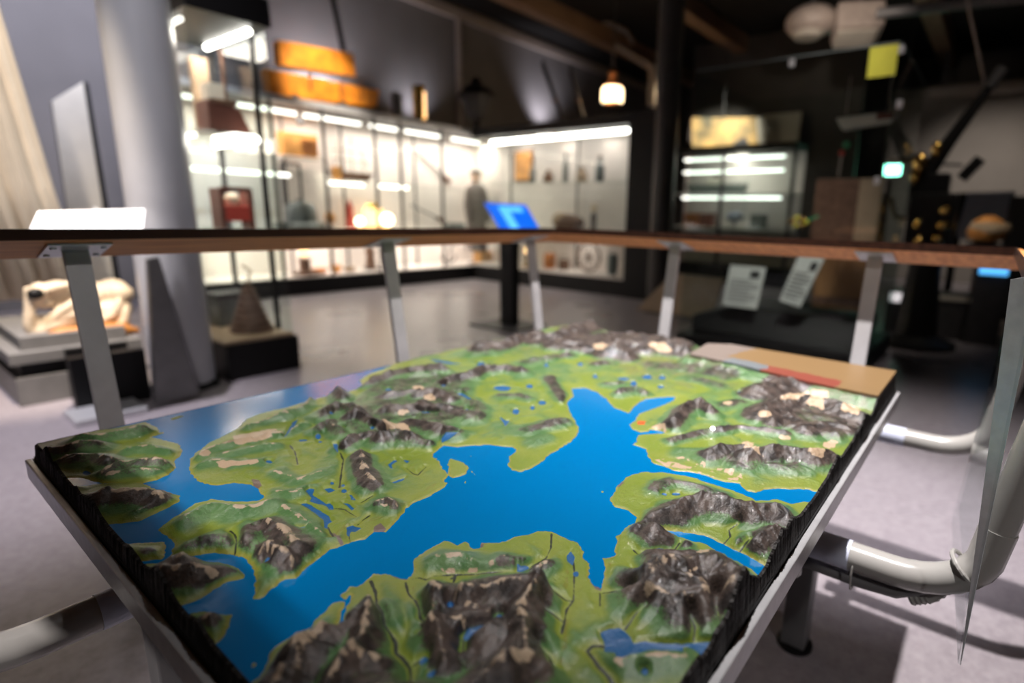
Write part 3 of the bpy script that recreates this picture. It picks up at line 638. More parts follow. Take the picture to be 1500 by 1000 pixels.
def post(foot_y, side, s):
    """a slanted flat post with a bracket plate; side 'N','S','E','W', s = position along that side"""
    lean = math.tan(math.radians(8.2)); zt = ZI - BT - dn * .5
    off = {'N': (0, 1), 'S': (0, -1), 'E': (1, 0), 'W': (-1, 0)}[side]; off = Vector((off[0], off[1], 0)); al = Vector((abs(off.y), abs(off.x), 0))
    base = {'N': YI1, 'S': YI0, 'E': XI1, 'W': XI0}[side]
    def p(z, o=0): 
        c = base + (off.x + off.y) * (dh * .5 + o - (zt - z) * lean)
        return al * s + Vector((abs(off.x) * c, abs(off.y) * c, z))
    ne = side in 'NE'
    b = MB()
    if ne: b.beam(p(zt - .004), p(.52), .040, .014, up=off)
    else: b.tube([p(zt - .004), p(.85), p(.66)], .0225, 14)
    po = ob('post', b, M['steel'] if ne else M['pipe'], rail, smooth=not ne, bevel=.003 if ne else 0)
    q = MB(); A_ = []
    for a_, o_ in ((-.047, -.052), (.047, -.052), (.047, .052), (-.047, .052)):
        c = base + (off.x + off.y) * (dh * .5 + o_)
        A_.append(al * (s + a_) + Vector((abs(off.x) * c, abs(off.y) * c, zt - .0008 - o_ * math.tan(TILT))))
    q.prism(A_, (0, 0, -.004)); br = ob('bracket_plate', q, M['silver'], po, bevel=.001)
    for a_ in (-.037, .037):
        for o_ in (-.03, .03):
            c = base + (off.x + off.y) * (dh * .5 + o_)
            v = al * (s + a_) + Vector((abs(off.x) * c, abs(off.y) * c, zt - .0068 - o_ * math.tan(TILT)))
            sc = MB(); sc.lathe(v, [(.005, 0), (.0055, .0025), (.0055, .003)], 10); ob('screw', sc, M['silver'], br)
    if ne:
        q_ = p(.53); ar = MB(); ar.beam(q_, q_ - off * .34, .040, .014); ob('floor_arm', ar, M['steel'], po, bevel=.003)
        return
    # elbow tube under the table
    zz_ = .56; r_ = .11; e0 = p(.66); pts = [p(.68), p(.66)]
    c0 = p(.64); inn = -off
    for k in range(1, 9):
        a_ = k / 8 * math.pi / 2
        pts.append(Vector((c0.x, c0.y, zz_)) + Vector((0, 0, .08)) * (1 - math.sin(a_)) + inn * (.10 if side == "N" or side == "E" else .115) * (1 - math.cos(a_)))
    end = pts[-1] + inn * .26; pts += [pts[-1] + inn * .06, end]
    tb = MB(); tb.tube(pts[:-1], .024, 14); to = ob('elbow_tube', tb, M['pipe'], po, smooth=True); to['label'] = 'white bent tube'
    sl = MB(); sl.tube([pts[-2], end], .0252, 14); ob('dark_sleeve', sl, M['sleeve'], to, smooth=True)
for s in (.285, .978, 1.60): post(0, 'N', s)
for s in (.885, .270): post(0, 'E', s)
for s in (.94, 1.60): post(0, 'S', s)
for s in (.90, .30): post(0, 'W', s)
# thin cable conduit and drop pipe under the near right tube
cd = MB(); cd.tube([(.945, .40, .517), (.945, .10, .517), (.945, .05, .522), (.945, .015, .545), (.945, -.012, .585)], .011, 10)
co1 = ob('cable_conduit', cd, M['grey'], rail, smooth=True)
hs = MB(); pts = [(.955, .03, .515), (.957, .005, .530), (.957, -.02, .565), (.957, -.04, .61)]
P_l = []
for i in range(25):
    t = i / 24 * 3; k = min(int(t), 2); P_l.append(Vector(pts[k]).lerp(Vector(pts[k+1]), t - k))
hs.tube(P_l, [.012 + .0018 * (i % 2) for i in range(25)], 10); ob('corrugated_hose', hs, M['pipe'], co1, smooth=True)
tp = MB(); tp.lathe((.94, .215, .485), [(.018, 0), (.023, .006), (.023, .06)], 16); ob('drop_pipe', tp, M['pipe'], rail, smooth=True)
for y in (.112,):
    ct = MB(); ct.tube([(.943 + .0285*math.cos(a), y, .541 + .040*math.sin(a)) for a in [k*math.pi/10 for k in range(21)]], .0016, 6); ob('cable_tie', ct, M['pipe'], rail)
ring = MB(); ring.tube([(.94 + .0245*math.cos(a), -.030 + .017*math.sin(a), .605 + .017*math.sin(a)) for a in [k*math.pi/10 for k in range(21)]], .0035, 8); ob('pipe_collar', ring, M['pipe'], rail)
# clear acrylic panel hanging outside the near right posts
ac = thing('acrylic_panel', 'clear acrylic panel with bright polished edge hanging beside the white bent tube', 'acrylic panel', (.85, -.05, .50))
p0 = at(1408, 974, x=.85); p1 = at(1397, 765, x=1.34); q0 = at(1484, 600, x=.85); q1 = at(1487, 440, x=1.40)
q0 = p0 + (q0 - p0) * 1.45
sh = MB(); sh.prism([p0, p1, q1, q0], (0, .004, .0008)); ob('clear_sheet', sh, M['acrylic'], ac)
e = MB(); ei = at(1456, 600, x=.86); ei = p0 + (ei - p0) * 1.45
e.prism([p0 + Vector((0, .0006, -.002)), p0 + Vector((.002, .0012, 0)), ei + Vector((.004, 0, 0)), q0], (.0025, 0, 0)); ob('polished_edge', e, M['silver'], ac)['label'] = 'bright polished tapering edge'

# ------------------------------------------------------------------ the room
fm = bpy.data.materials.new('polished_mauve_floor'); N, L, P = nt(fm)
tc = N.new('ShaderNodeTexCoord')
n1 = N.new('ShaderNodeTexNoise'); n1.inputs['Scale'].default_value = 38; n1.inputs['Detail'].default_value = 6; n1.inputs['Roughness'].default_value = .7
n2 = N.new('ShaderNodeTexNoise'); n2.inputs['Scale'].default_value = 1.3
L.new(tc.outputs['Object'], n1.inputs['Vector']); L.new(tc.outputs['Object'], n2.inputs['Vector'])
r = N.new('ShaderNodeValToRGB'); r.color_ramp.elements[0].position = .3; r.color_ramp.elements[1].position = .72
r.color_ramp.elements[0].color = (.235, .205, .225, 1); r.color_ramp.elements[1].color = (.36, .325, .345, 1)
L.new(n1.outputs['Fac'], r.inputs['Fac']); L.new(r.outputs['Color'], P.inputs['Base Color'])
rr = N.new('ShaderNodeMapRange'); rr.inputs['To Min'].default_value = .22; rr.inputs['To Max'].default_value = .36
L.new(n2.outputs['Fac'], rr.inputs['Value']); L.new(rr.outputs[0], P.inputs['Roughness'])
X0, X1, Y0, Y1, CZ = -2.6, 14.6, -3.2, 8.0, 4.55
struct('floor', MB().bb(X0, X1, Y0, Y1, -.12, 0), fm)
struct('ceiling', MB().bb(X0, X1, Y0, Y1, CZ, CZ + .12), M['ceiling'])
struct('wall_left', MB().bb(X0, X1, Y1, Y1 + .12, 0, CZ), M['wall'])
struct('wall_far', MB().bb(X1, X1 + .12, Y0, Y1, 0, CZ), M['walldark'])
struct('wall_right', MB().bb(X0, X1, Y0 - .12, Y0, 0, CZ), M['walldark'])
struct('wall_near', MB().bb(X0 - .12, X0, Y0, Y1, 0, CZ), M['walldark'])
a = at(605, 0, y=7.93); b = at(932, 120, y=7.93)
struct('trim_1', MB().beam((2.5, 7.95, a.z + .05), (14.4, 7.95, a.z + .05), .09, .14), M['trim'])
pp = at(672, 60, y=7.94); struct('trim_2', MB().tube([(pp.x, 7.95, .05), (pp.x, 7.95, a.z)], .05, 10), M['trim'])
for k, y in enumerate((4.6, 1.4, 6.6)):
    o = struct('trim_%d' % (k + 3), MB().bb(5.2 if k else 8.4, 14.5, y - .13, y + .13, CZ - .28, CZ), M['beam'])
# ------------------------------------------------------------------ round columns
c1 = at(225, 578, z=0); c2 = at(318, 557, z=0); cc = Vector((1.205, 3.945, 0))
t = thing('steel_column', 'thick pale grey round column beside the lectern and small glass case', 'column', (cc.x, cc.y, 0))
ob('shaft', MB().lathe((cc.x, cc.y, 0), [(.165, .03), (.165, 4.55)], 40), M['column'], t, smooth=True)
ob('base_ring', MB().lathe((cc.x, cc.y, 0), [(.195, 0), (.195, .025), (.17, .04)], 8), M['black'], t)
ob('collar', MB().lathe((cc.x, cc.y, at(230, 360, y=cc.y).z), [(.168, 0), (.169, .01), (.168, .02)], 40), M['column'], t, smooth=True)
d1 = at(962, 440, x=6.75)
t = thing('steel_column', 'slim dark round column in front of the black framed case end', 'column', (6.72, d1.y, 0))
ob('shaft', MB().lathe((6.72, d1.y, 0), [(.16, .0), (.16, 4.55)], 32), M['columndark'], t, smooth=True)
ob('base_ring', MB().lathe((6.72, d1.y, 0), [(.2, 0), (.2, .03), (.165, .05)], 24), M['black'], t)
# dark wedge added for the slanted shade on the left column's lower part
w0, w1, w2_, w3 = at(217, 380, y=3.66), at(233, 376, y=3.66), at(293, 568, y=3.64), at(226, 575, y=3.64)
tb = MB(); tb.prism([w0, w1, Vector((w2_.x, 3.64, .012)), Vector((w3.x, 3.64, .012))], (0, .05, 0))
tag(ob('column_shade_wedge', tb, M['grey'], bevel=.004), 'dark grey wedge tapering upward, added for the slanted shade on the thick pale column', 'board')

# ------------------------------------------------------------------ lectern sign, skull plinth, drape, panel on the left
lx0, lx1 = at(100, 600, z=0), at(215, 600, z=0)
t = thing('lectern', 'black lectern with a bright white sloping reading panel behind the rail', 'lectern', (.82, 3.78, 0))
b = MB(); b.bb(.60, .90, 3.55, 3.80, 0, .035); ob('foot_plate', b, M['silver'], t, bevel=.006)
b = MB(); b.bb(.66, .99, 3.81, 3.88, .0, .30); ob('pedestal', b, M['black'], t, bevel=.004)
b = MB(); b.bb(.715, .765, 3.66, 3.71, .035, .99); ob('neck', b, M['black'], t)
u0, u1, v0, v1 = at(42, 340, y=3.56), at(208, 342, y=3.56), at(212, 306, y=3.74), at(56, 310, y=3.74)
b = MB(); b.prism([u0, u1, v1 if False else v0, v1], (0, .012, -.018)); ob('reading_panel', b, M['whitelit'], t)['label'] = 'backlit white reading panel'
mb = MB(); mid = at(138, 303, y=3.75); mb.prism([v1 + Vector((.22, 0, 0)), v0 - Vector((.20, 0, 0)), mid], (0, .01, 0)); ob('raised_corner', mb, M['white'], t)

t = thing('stepped_plinth', 'stepped grey plinth with black sides under the pale skull', 'plinth', (.6, 4.5, 0))
g0 = at(32, 598, z=0)
for nm, z0, z1, ins, mm in (('base_step', 0, .16, 0, 'plinthgrey'), ('recess', .16, .235, .03, 'black'), ('middle_step', .235, .30, -.01, 'plinthgrey'), ('top_step', .30, .375, .05, 'plinthgrey')):
    b = MB(); b.bb(g0.x + ins, 1.06 - ins, g0.y + .02 + ins, 5.1 - ins, z0, z1); ob(nm, b, M[mm], t, bevel=.004)
b = MB(); b.bb(.70, .98, 4.08, 4.12, .0, .30); ob('black_end_panel', b, M['black'], t)
# skull: a long low animal skull, cavity facing left, resting on amber stained jaw bones
t = thing('animal_skull', 'large pale animal skull with dark eye cavity lying on the stepped plinth', 'skull', (.8, 4.40, .375))
def skx(u, v, y): return at(u, v, y=y)
sb_ = MB()
for (u, v, y, rx, rz) in ((62, 440, 4.42, .06, .05), (85, 428, 4.44, .08, .07), (110, 428, 4.46, .085, .075), (140, 432, 4.46, .09, .08), (165, 425, 4.46, .085, .07), (172, 450, 4.44, .075, .08)):
    c = skx(u, v, y); sb_.ball(c, 1, (rx, .10, rz))
for pts in ([(40, 420), (44, 450), (42, 480), (50, 492)], [(44, 446), (68, 424), (105, 416)], [(62, 478), (90, 455), (120, 436)], [(50, 490), (75, 478), (112, 470)], [(78, 470), (105, 462), (120, 450)], [(150, 470), (165, 460), (176, 440)], [(170, 478), (182, 470), (185, 450)]):
    n = 9; P3 = [skx(*p, 4.33) for p in pts]; out = []
    for i in range(n):
        tt = i / (n - 1) * (len(P3) - 1); k = min(int(tt), len(P3) - 2); out.append(P3[k].lerp(P3[k+1], tt - k))
    sb_.tube(out, [.016 + .012 * math.sin(math.pi * (i + .5) / n) for i in range(n)], 10)
for (u, v, y, r_) in ((60, 470, 4.36, .035), (95, 450, 4.40, .045), (120, 470, 4.40, .04), (160, 455, 4.38, .06), (176, 430, 4.40, .06), (60, 425, 4.40, .045), (178, 475, 4.38, .035)):
    sb_.ball(skx(u, v, y), r_, (1.2, 1, 1))
sk = ob('cranium', sb_, M['bone'], t, smooth=True)
mo = sk.modifiers.new('remesh', 'REMESH'); mo.mode = 'VOXEL'; mo.voxel_size = .012; mo.use_smooth_shade = True
cav = MB(); c = skx(52, 430, 4.30); cav.ball(c, 1, (.038, .03, .032)); ob('eye_cavity', cav, M['black'], t, smooth=True)
b = MB(); b.tube([skx(70, 492, 4.27), skx(95, 487, 4.27), skx(124, 484, 4.28)], [.02, .034, .03], 10); ob('jaw_bone', b, M['amber'], t, smooth=True)
b = MB(); b.tube([skx(148, 480, 4.28), skx(178, 481, 4.28), skx(202, 484, 4.3)], [.034, .038, .015], 10); ob('jaw_bone', b, M['amber'], t, smooth=True)
# tall cream drape at the far left
b = MB(); top, bot = [], []; 
D0, D1 = at(-60, 200, y=5.5), at(82, 330, y=5.5); n = 60
va = []; 
for i in range(n + 1):
    f = i / n; row = []
    for z, xs in ((3.9, .80), (2.6, .92), (1.2, 1.06), (.42, 1.16)):
        x = -.1 + f * (xs - .0 + .08); y = 5.5 + .035 * math.sin(f * 40 + z) + .02 * math.sin(f * 97)
        row.append(b.bm.verts.new((x, y, z)))
    va.append(row)
for i in range(n):
    for k in range(3): b.bm.faces.new((va[i][k], va[i+1][k], va[i+1][k+1], va[i][k+1]))
dr = ob('canvas_drape', b, M['drape'], smooth=True); sm = dr.modifiers.new('thick', 'SOLIDIFY'); sm.thickness = .012
tag(dr, 'tall cream canvas drape hanging in soft vertical folds behind the skull', 'drape')
hr = MB(); hr.tube([(-.3, 5.5, 3.9), (1.2, 5.5, 3.9)], .02, 10); hr.tube([(-.3, 5.5, 3.9), (-.3, 5.5, 4.55)], .01, 8); hr.tube([(1.2, 5.5, 3.9), (1.2, 5.5, 4.55)], .01, 8)
ob('hanging_rod', hr, M['dark'], dr)
t = thing('exhibit_panel', 'tall beige panel with black edge standing behind the grey column', 'panel', (1.5, 6.9, 0))
e0, e1, e2, e3 = at(76, 148, y=6.9), at(122, 120, y=6.9), at(147, 306, y=6.9), at(88, 300, y=6.9)
e2 = Vector((e2.x + .02, 6.9, .02)); e3 = Vector((e3.x + .02, 6.9, .02))
ob('board', MB().prism([e0, e1, e2, e3], (0, .05, 0)), M['beige'], t, bevel=.004)
ob('edge_trim', MB().prism([e1, e1 + Vector((.035, 0, 0)), e2 + Vector((.05, 0, 0)), e2], (0, .07, 0)), M['black'], t)

# ------------------------------------------------------------------ small glass case beside the column
def shelf_light(parent, p0, p1, r=.02, m='strip', name='light_tube'):
    return ob(name, MB().tube([p0, p1], r, 10), M[m], parent, smooth=True)
sc = thing('glass_case', 'small lit glass case with black corner post beside the thick column', 'display case', (1.70, 4.3, 0))
sx0, sx1, sy0, sy1, sz0, sz1 = 1.42, 1.86, 3.90, 4.70, .255, 2.20
ob('plinth', MB().bb(sx0, sx1 + .02, sy0 - .06, sy1 + .02, 0, sz0 - .02), M['black'], sc, bevel=.004)
ob('floor_panel', MB().bb(sx0, sx1, sy0 - .04, sy1, sz0 - .02, sz0), M['tan'], sc)
ob('top_cover', MB().bb(sx0, sx1 + .03, sy0 - .04, sy1 + .04, sz1, sz1 + .16), M['black'], sc, bevel=.004)
for x, y, mm in ((sx1, sy0 + .17, 'black'), (sx0, sy1, 'silver'), (sx1, sy1, 'dark')):
    ob('corner_post', MB().bb(x - .018, x + .01, y - .012, y + .012, sz0, sz1), M[mm], sc)
for x, y0_, y1_ in ((sx1, sy0 - .02, sy1), (sx0, sy0 - .02, sy1)): ob('glass_pane', MB().bb(x - .004, x + .004, y0_, y1_, sz0, sz1), M['glass'], sc)
ob('glass_pane', MB().bb(sx0, sx1, sy0 - .028, sy0 - .02, sz0, sz1), M['glass'], sc)
ob('glass_pane', MB().bb(sx0, sx1, sy1 - .004, sy1 + .004, sz0, sz1), M['glass'], sc)
shz = [at(320, 196, y=4.2).z, at(330, 335, y=4.1).z]
for z in shz: ob('glass_shelf', MB().bb(sx0 + .03, sx1 - .03, sy0 + .02, sy1 - .03, z - .012, z), M['glass'], sc)
ob('back_liner', MB().bb(sx0 + .012, sx0 + .02, sy0 + .3, sy1 - .03, sz0, sz1), M['cream'], sc)
for (a_, b_, y_) in (((364, 46), (272, 80), 3.98), ((376, 205), (282, 212), 3.98)):
    p_ = at(*a_, y=y_); q_ = at(*b_, x=min(p_.x, sx1 - .05)); p_.x = min(p_.x, sx1 - .05); q_.y = min(q_.y, sy1 - .08); q_.z = p_.z
    shelf_light(sc, p_, q_, .02, 'stripb')
    shelf_light(sc, Vector((sx0 + .05, p_.y + .1, p_.z)), Vector((sx0 + .05, q_.y, p_.z)), .014, 'strip')
area('small_case_light', (1.7, 4.3, 2.15), (1.7, 4.3, 0), 9, .25, .6, WARM)
area('small_case_light_low', (1.7, 4.3, shz[0] - .06), (1.7, 4.3, 0), 7, .25, .6, WARM)

def box_thing(name, label, cat, c, d, m, group=None, rz=0, bevel=.004, extra=None):
    o = thing(name, label, cat, (c[0], c[1], c[2] - d[2] / 2), group)
    ob('body', MB().box(c, d, rz), M[m], o, bevel=bevel)
    if extra: extra(o)
    return o
# model hull on the upper shelf
z = shz[0]; h0, h1 = Vector((1.57, 4.2, 0)), Vector((1.80, 4.2, 0))
t = thing('model_boat', 'dark red brown model boat hull on the upper shelf of the small case', 'model boat', ((h0.x+h1.x)/2, 4.2, z))
b = MB(); b.prism([(h0.x, 4.1, z + .19), (h1.x - .04, 4.1, z + .16), (h1.x + .02, 4.1, z + .02), (h1.x, 4.1, z + .003), (h0.x, 4.1, z + .003)], (0, .2, 0)); ob('hull', b, M['redbrown'], t, bevel=.01)
b = MB(); b.bb(h0.x + .02, h1.x - .06, 4.09, 4.31, z + .175, z + .20); ob('deck', b, M['browna'], t)
b = MB(); b.bb(h0.x + .03, h0.x + .12, 4.14, 4.26, z + .20, z + .30); ob('deck_house', b, M['beige'], t)
b = MB(); b.tube([(h1.x - .08, 4.2, z + .2), (h1.x - .08, 4.2, z + .52)], .012, 8); ob('mast', b, M['browna'], t)
box_thing('wooden_box', 'pale upright wooden box behind the model boat hull', 'box', (1.70, 4.52, z + .26), (.10, .06, .5), 'tan')
box_thing('wooden_box', 'low grey brown box at the right end of the upper shelf', 'box', (1.80, 4.45, z + .12), (.09, .12, .23), 'browna')
# little red wagon frame on the lower shelf
z = shz[1]; h0, h1 = Vector((1.58, 4.1, 0)), Vector((1.76, 4.1, 0))
t = thing('model_cart', 'small red model cart with brown frame on the lower glass shelf', 'model cart', ((h0.x+h1.x)/2, 4.15, z))
b = MB(); b.bb(h0.x, h1.x, 4.08, 4.22, z + .05, z + .15); ob('cart_body', b, M['red'], t, bevel=.006)
for x in (h0.x, h1.x):
    b = MB(); b.bb(x - .012, x + .012, 4.07, 4.23, z, z + .26); ob('frame_post', b, M['redbrown'], t)
b = MB(); b.bb(h0.x, h1.x, 4.07, 4.1, z + .24, z + .27); ob('top_rail', b, M['redbrown'], t)
b = MB(); b.ball(((h0.x+h1.x)/2, 4.15, z + .18), .05); ob('load', b, M['bone'], t, smooth=True)
# cone of coiled rope on the case floor
c = Vector((1.70, 4.12, 0)); t = thing('rope_cone', 'brown cone of coiled rope on the floor of the small case', 'rope', (c.x, 4.12, sz0))
b = MB(); b.lathe((c.x, 4.12, sz0), [(.13 - .015 * (k // 2) + (.008 if k % 2 else 0), .002 + .022 * k) for k in range(16)], 24); ob('coil', b, M['browna'], t, smooth=True)
b = MB(); b.tube([(c.x, 4.12, sz0 + .33), (c.x + .03, 4.12, sz0 + .42), (c.x - .02, 4.12, sz0 + .46)], .008, 8); ob('rope_end', b, M['tan'], t, smooth=True)
c = at(375, 455, y=4.4); box_thing('sea_chest', 'low grey chest at the back of the small case floor', 'chest', (1.72, 4.5, sz0 + .10), (.24, .22, .2), 'greymetal', extra=lambda o: ob('lid', MB().bb(1.59, 1.85, 4.38, 4.62, sz0 + .2, sz0 + .235), M['dark'], o))

# ------------------------------------------------------------------ long lit case along the left wall, and the case across the end
lc = thing('long_glass_case', 'long lit glass display case with thin mullions along the left wall', 'display case', (4.8, 7.5, 0))
LX0, LX1, LY0, LY1 = 2.1, 7.25, 7.2, 7.86
zt = at(520, 165, y=7.2).z; zb = at(560, 397, y=7.2).z
ob('plinth', MB().bb(LX0, LX1, LY0, LY1, 0, zb - .02), M['black'], lc, bevel=.006)
ob('case_floor', MB().bb(LX0, LX1, LY0 + .01, LY1, zb - .02, zb), M['cream'], lc)
ob('back_liner', MB().bb(LX0, LX1, LY1 - .02, LY1, zb, zt), M['cream'], lc)
ob('case_roof', MB().bb(LX0, LX1, LY0, LY1, zt, zt + .03), M['plinthgrey'], lc)
ob('end_liner', MB().bb(LX1, LX1 + .02, LY0 + .0, LY1, zb, zt), M['cream'], lc)
ob('top_rail', MB().bb(LX0, LX1 - .05, LY0 - .02, LY0 + .012, zt - .02, zt + .05), M['steel'], lc)
for u in (404, 478, 552, 588, 648):
    x = at(u, 260, y=7.2).x; ob('mullion', MB().bb(x - .017, x + .017, LY0 - .01, LY0 + .02, zb, zt), M['dark'], lc)
for u in (620, 430, 515):
    x = at(u, 260, y=7.5).x; ob('shelf_upright', MB().bb(x - .012, x + .012, LY1 - .16, LY1 - .13, zb, zt), M['dark'], lc)
xs = [LX0] + [at(u, 260, y=7.2).x for u in (404, 478, 552, 648)] + [LX1]
for a_, b_ in zip(xs[:-1], xs[1:]): ob('glass_pane', MB().bb(a_ + .017, b_ - .017, LY0, LY0 + .008, zb, zt), M['glass'], lc)
lz = [at(560, 310 - 48, y=7.5).z, at(560, 335, y=7.4).z]
ob('glass_shelf', MB().bb(xs[1], xs[2] + .0, LY0 + .06, LY1 - .03, lz[0] - .015, lz[0]), M['glass'], lc)
ob('glass_shelf', MB().bb(xs[2], LX1 - .05, LY0 + .06, LY1 - .03, lz[0] - .075, lz[0] - .06), M['glass'], lc)
ob('glass_shelf', MB().bb(LX0, LX1 - .05, LY0 + .06, LY1 - .03, lz[1] - .03, lz[1] - .01), M['white'], lc)
for a_, b_, z_ in ((2.3, 2.95, zt - .10), (3.1, 3.85, zt - .10), (3.95, 4.75, zt - .10), (4.9, 5.35, zt - .10), (5.5, 6.2, zt - .1), (6.4, 7.0, zt - .1), (4.2, 4.75, lz[0] - .11), (5.0, 5.5, lz[0] - .11), (2.4, 3.7, lz[0] - .05)):
    shelf_light(lc, (a_, 7.42, z_), (b_, 7.42, z_), .022)
for x in (2.8, 3.9, 5.0, 6.0, 6.8): area('long_case_light', (x, 7.45, zt - .13), (x, 7.55, 0), 13, .9, .3, WARM)
for x in (3.0, 4.2, 5.6, 6.7): area('long_case_light_low', (x, 7.45, lz[1] - .06), (x, 7.5, 0), 9, .9, .3, WARM)
ec = thing('end_glass_case', 'lit glass case with black end pillar standing across the far end', 'display case', (6.95, 5.6, 0))
EX0, EX1, EY0, EY1 = 6.6, 7.25, 4.12, 7.17
ezt = at(800, 192, x=6.6).z; ezb = at(820, 398, x=6.6).z
ob('plinth', MB().bb(EX0, EX1, EY0, EY1, 0, ezb - .03), M['black'], ec, bevel=.006)
ob('case_floor', MB().bb(EX0 + .01, EX1, EY0, EY1, ezb - .03, ezb), M['cream'], ec)
ob('back_liner', MB().bb(EX1 - .02, EX1, EY0, EY1, ezb, ezt), M['cream'], ec)
ob('case_roof', MB().bb(EX0, EX1, EY0, EY1 - .0, ezt, ezt + .13), M['black'], ec, bevel=.006)
ob('end_pillar', MB().bb(EX0 - .03, EX1, EY0 - .38, EY0, 0, ezt + .14), M['black'], ec, bevel=.006)
ob('glass_pane', MB().bb(EX0, EX0 + .008, EY0, EY1, ezb, ezt), M['glass'], ec)
for u in (748, 845): 
    y = at(u, 280, x=7.1).y; ob('shelf_upright', MB().bb(7.1, 7.13, y - .012, y + .012, ezb, ezt), M['dark'], ec)
zsh = at(800, 268, x=6.95).z
ob('glass_shelf', MB().bb(EX0 + .06, EX1 - .03, EY0 + .03, EY1 - .1, zsh - .015, zsh), M['glass'], ec)
zlo = at(800, 340, x=6.8).z
ob('glass_shelf', MB().bb(EX0 + .06, EX1 - .03, EY0 + .03, EY1 - .1, zlo - .02, zlo), M['white'], ec)
s0, s1 = at(720, 209, x=6.72), at(920, 191, x=6.72)
shelf_light(ec, s0, s1, .030, 'stripb')
for i, u in enumerate((765, 800, 840)):
    p_ = at(u, 197, x=6.9); shelf_light(ec, p_ + Vector((0, .18, 0)), p_ - Vector((0, .10, 0)), .016, 'strip', 'spot_lamp')
for y in (4.8, 5.6, 6.5): area('end_case_light', (6.85, y, ezt - .1), (6.98, y, 0), 2, .3, .7, WARM)
area('end_case_light_low', (6.85, 5.2, zlo - .05), (6.9, 5.2, 0), 5, .3, 1.6, WARM)

# ------------------------------------------------------------------ things inside the long case
YS = 7.55
def L(u, v, y=YS): return at(u, v, y=y)
up_z, lo_z = lz[0], lz[1] - .01
a, b_ = L(409, 192), L(464, 232)
t = thing('picture_box', 'orange and cream painted box on the upper shelf behind the orange raft', 'box', ((a.x+b_.x)/2, YS, b_.z))
ob('body', MB().bb(a.x, b_.x, YS - .06, YS + .1, b_.z, a.z), M['orangelit'], t, bevel=.006)
ob('painted_corner', MB().bb(b_.x - .22, b_.x - .02, YS - .066, YS - .06, b_.z + .02, b_.z + .22), M['copper'], t)
ob('support_shelf', MB().bb(a.x - .05, b_.x + .05, YS - .08, YS + .2, b_.z - .02, b_.z), M['white'], t)
h0 = L(438, 172); t = thing('hanging_block', 'small dark pulley block hanging above the orange and cream box', 'pulley', (h0.x, YS, h0.z - .1))
ob('block', MB().lathe((h0.x, YS - .02, h0.z - .10), [(.03, 0), (.045, .03), (.045, .08), (.02, .11)], 14), M['dark'], t, smooth=True)
ob('cord', MB().tube([(h0.x, YS - .02, h0.z), (h0.x, YS - .02, zt)], .006, 6), M['dark'], t)
a, b_ = L(411, 238), L(445, 333)
t = thing('metal_stand', 'thin dark metal frame stand beside the grey bell', 'stand', ((a.x+b_.x)/2, YS, lo_z))
for x in (a.x, b_.x): ob('leg', MB().bb(x - .013, x + .013, YS - .02, YS + .006, lo_z, a.z), M['dark'], t)
ob('crossbar', MB().bb(a.x, b_.x, YS - .02, YS + .006, a.z - .02, a.z + .01), M['dark'], t)
c = L(442, 333, 7.45)
t = thing('ship_bell', 'grey cast metal bell on the middle shelf of the long case', 'bell', (c.x, 7.45, lo_z))
ob('bell_body', MB().lathe((c.x, 7.45, lo_z), [(.25, 0), (.25, .06), (.20, .10), (.19, .28), (.15, .34), (.05, .36), (.05, .39)], 28), M['greymetal'], t, smooth=True)
ob('base_block', MB().bb(c.x - .30, c.x + .30, 7.36, 7.60, lo_z, lo_z + .09), M['greymetal'], t, bevel=.008)
c = L(475, 320); t = thing('orange_float', 'small orange float beside the grey bell', 'float', (c.x, 7.4, lo_z))
ob('ball', MB().ball((c.x, 7.4, lo_z + .16), .07, (1, 1, 1.2)), M['orangelit'], t, smooth=True)
ob('stand', MB().lathe((c.x, 7.4, lo_z), [(.06, 0), (.05, .02), (.015, .04), (.015, .09)], 14), M['browna'], t)
# ship model with net on the upper shelf
c = L(515, 262); t = thing('model_ship', 'pale model sailing ship with fine rigging on the upper shelf', 'model ship', (c.x, YS, up_z - .06))
z = up_z - .06; b = MB(); b.prism([(c.x - .33, YS - .05, z + .12), (c.x + .34, YS - .05, z + .12), (c.x + .25, YS - .05, z + .012), (c.x - .26, YS - .05, z + .012)], (0, .1, 0)); ob('hull', b, M['browna'], t, bevel=.01)
for dx, hgt in ((-.18, .42), (.02, .5), (.2, .38)): ob('mast', MB().tube([(c.x + dx, YS, z + .1), (c.x + dx, YS, z + .1 + hgt)], .008, 6), M['tan'], t)
for dx in (-.18, .02, .2):
    for q in (.18, .30): ob('yard', MB().tube([(c.x + dx - .11, YS, z + .1 + q), (c.x + dx + .11, YS, z + .1 + q)], .006, 6), M['browna'], t)
for p_, q_ in ((-.33, .02), (.34, .02)): ob('stay', MB().tube([(c.x + p_, YS, z + .12), (c.x + q_, YS, z + .58)], .004, 5), M['dark'], t)
c = L(489, 236); box_thing('signal_lamp', 'small orange lamp box left of the pale model ship', 'lamp', (c.x, 7.5, up_z - .06 + .09), (.1, .08, .18), 'orangelit')
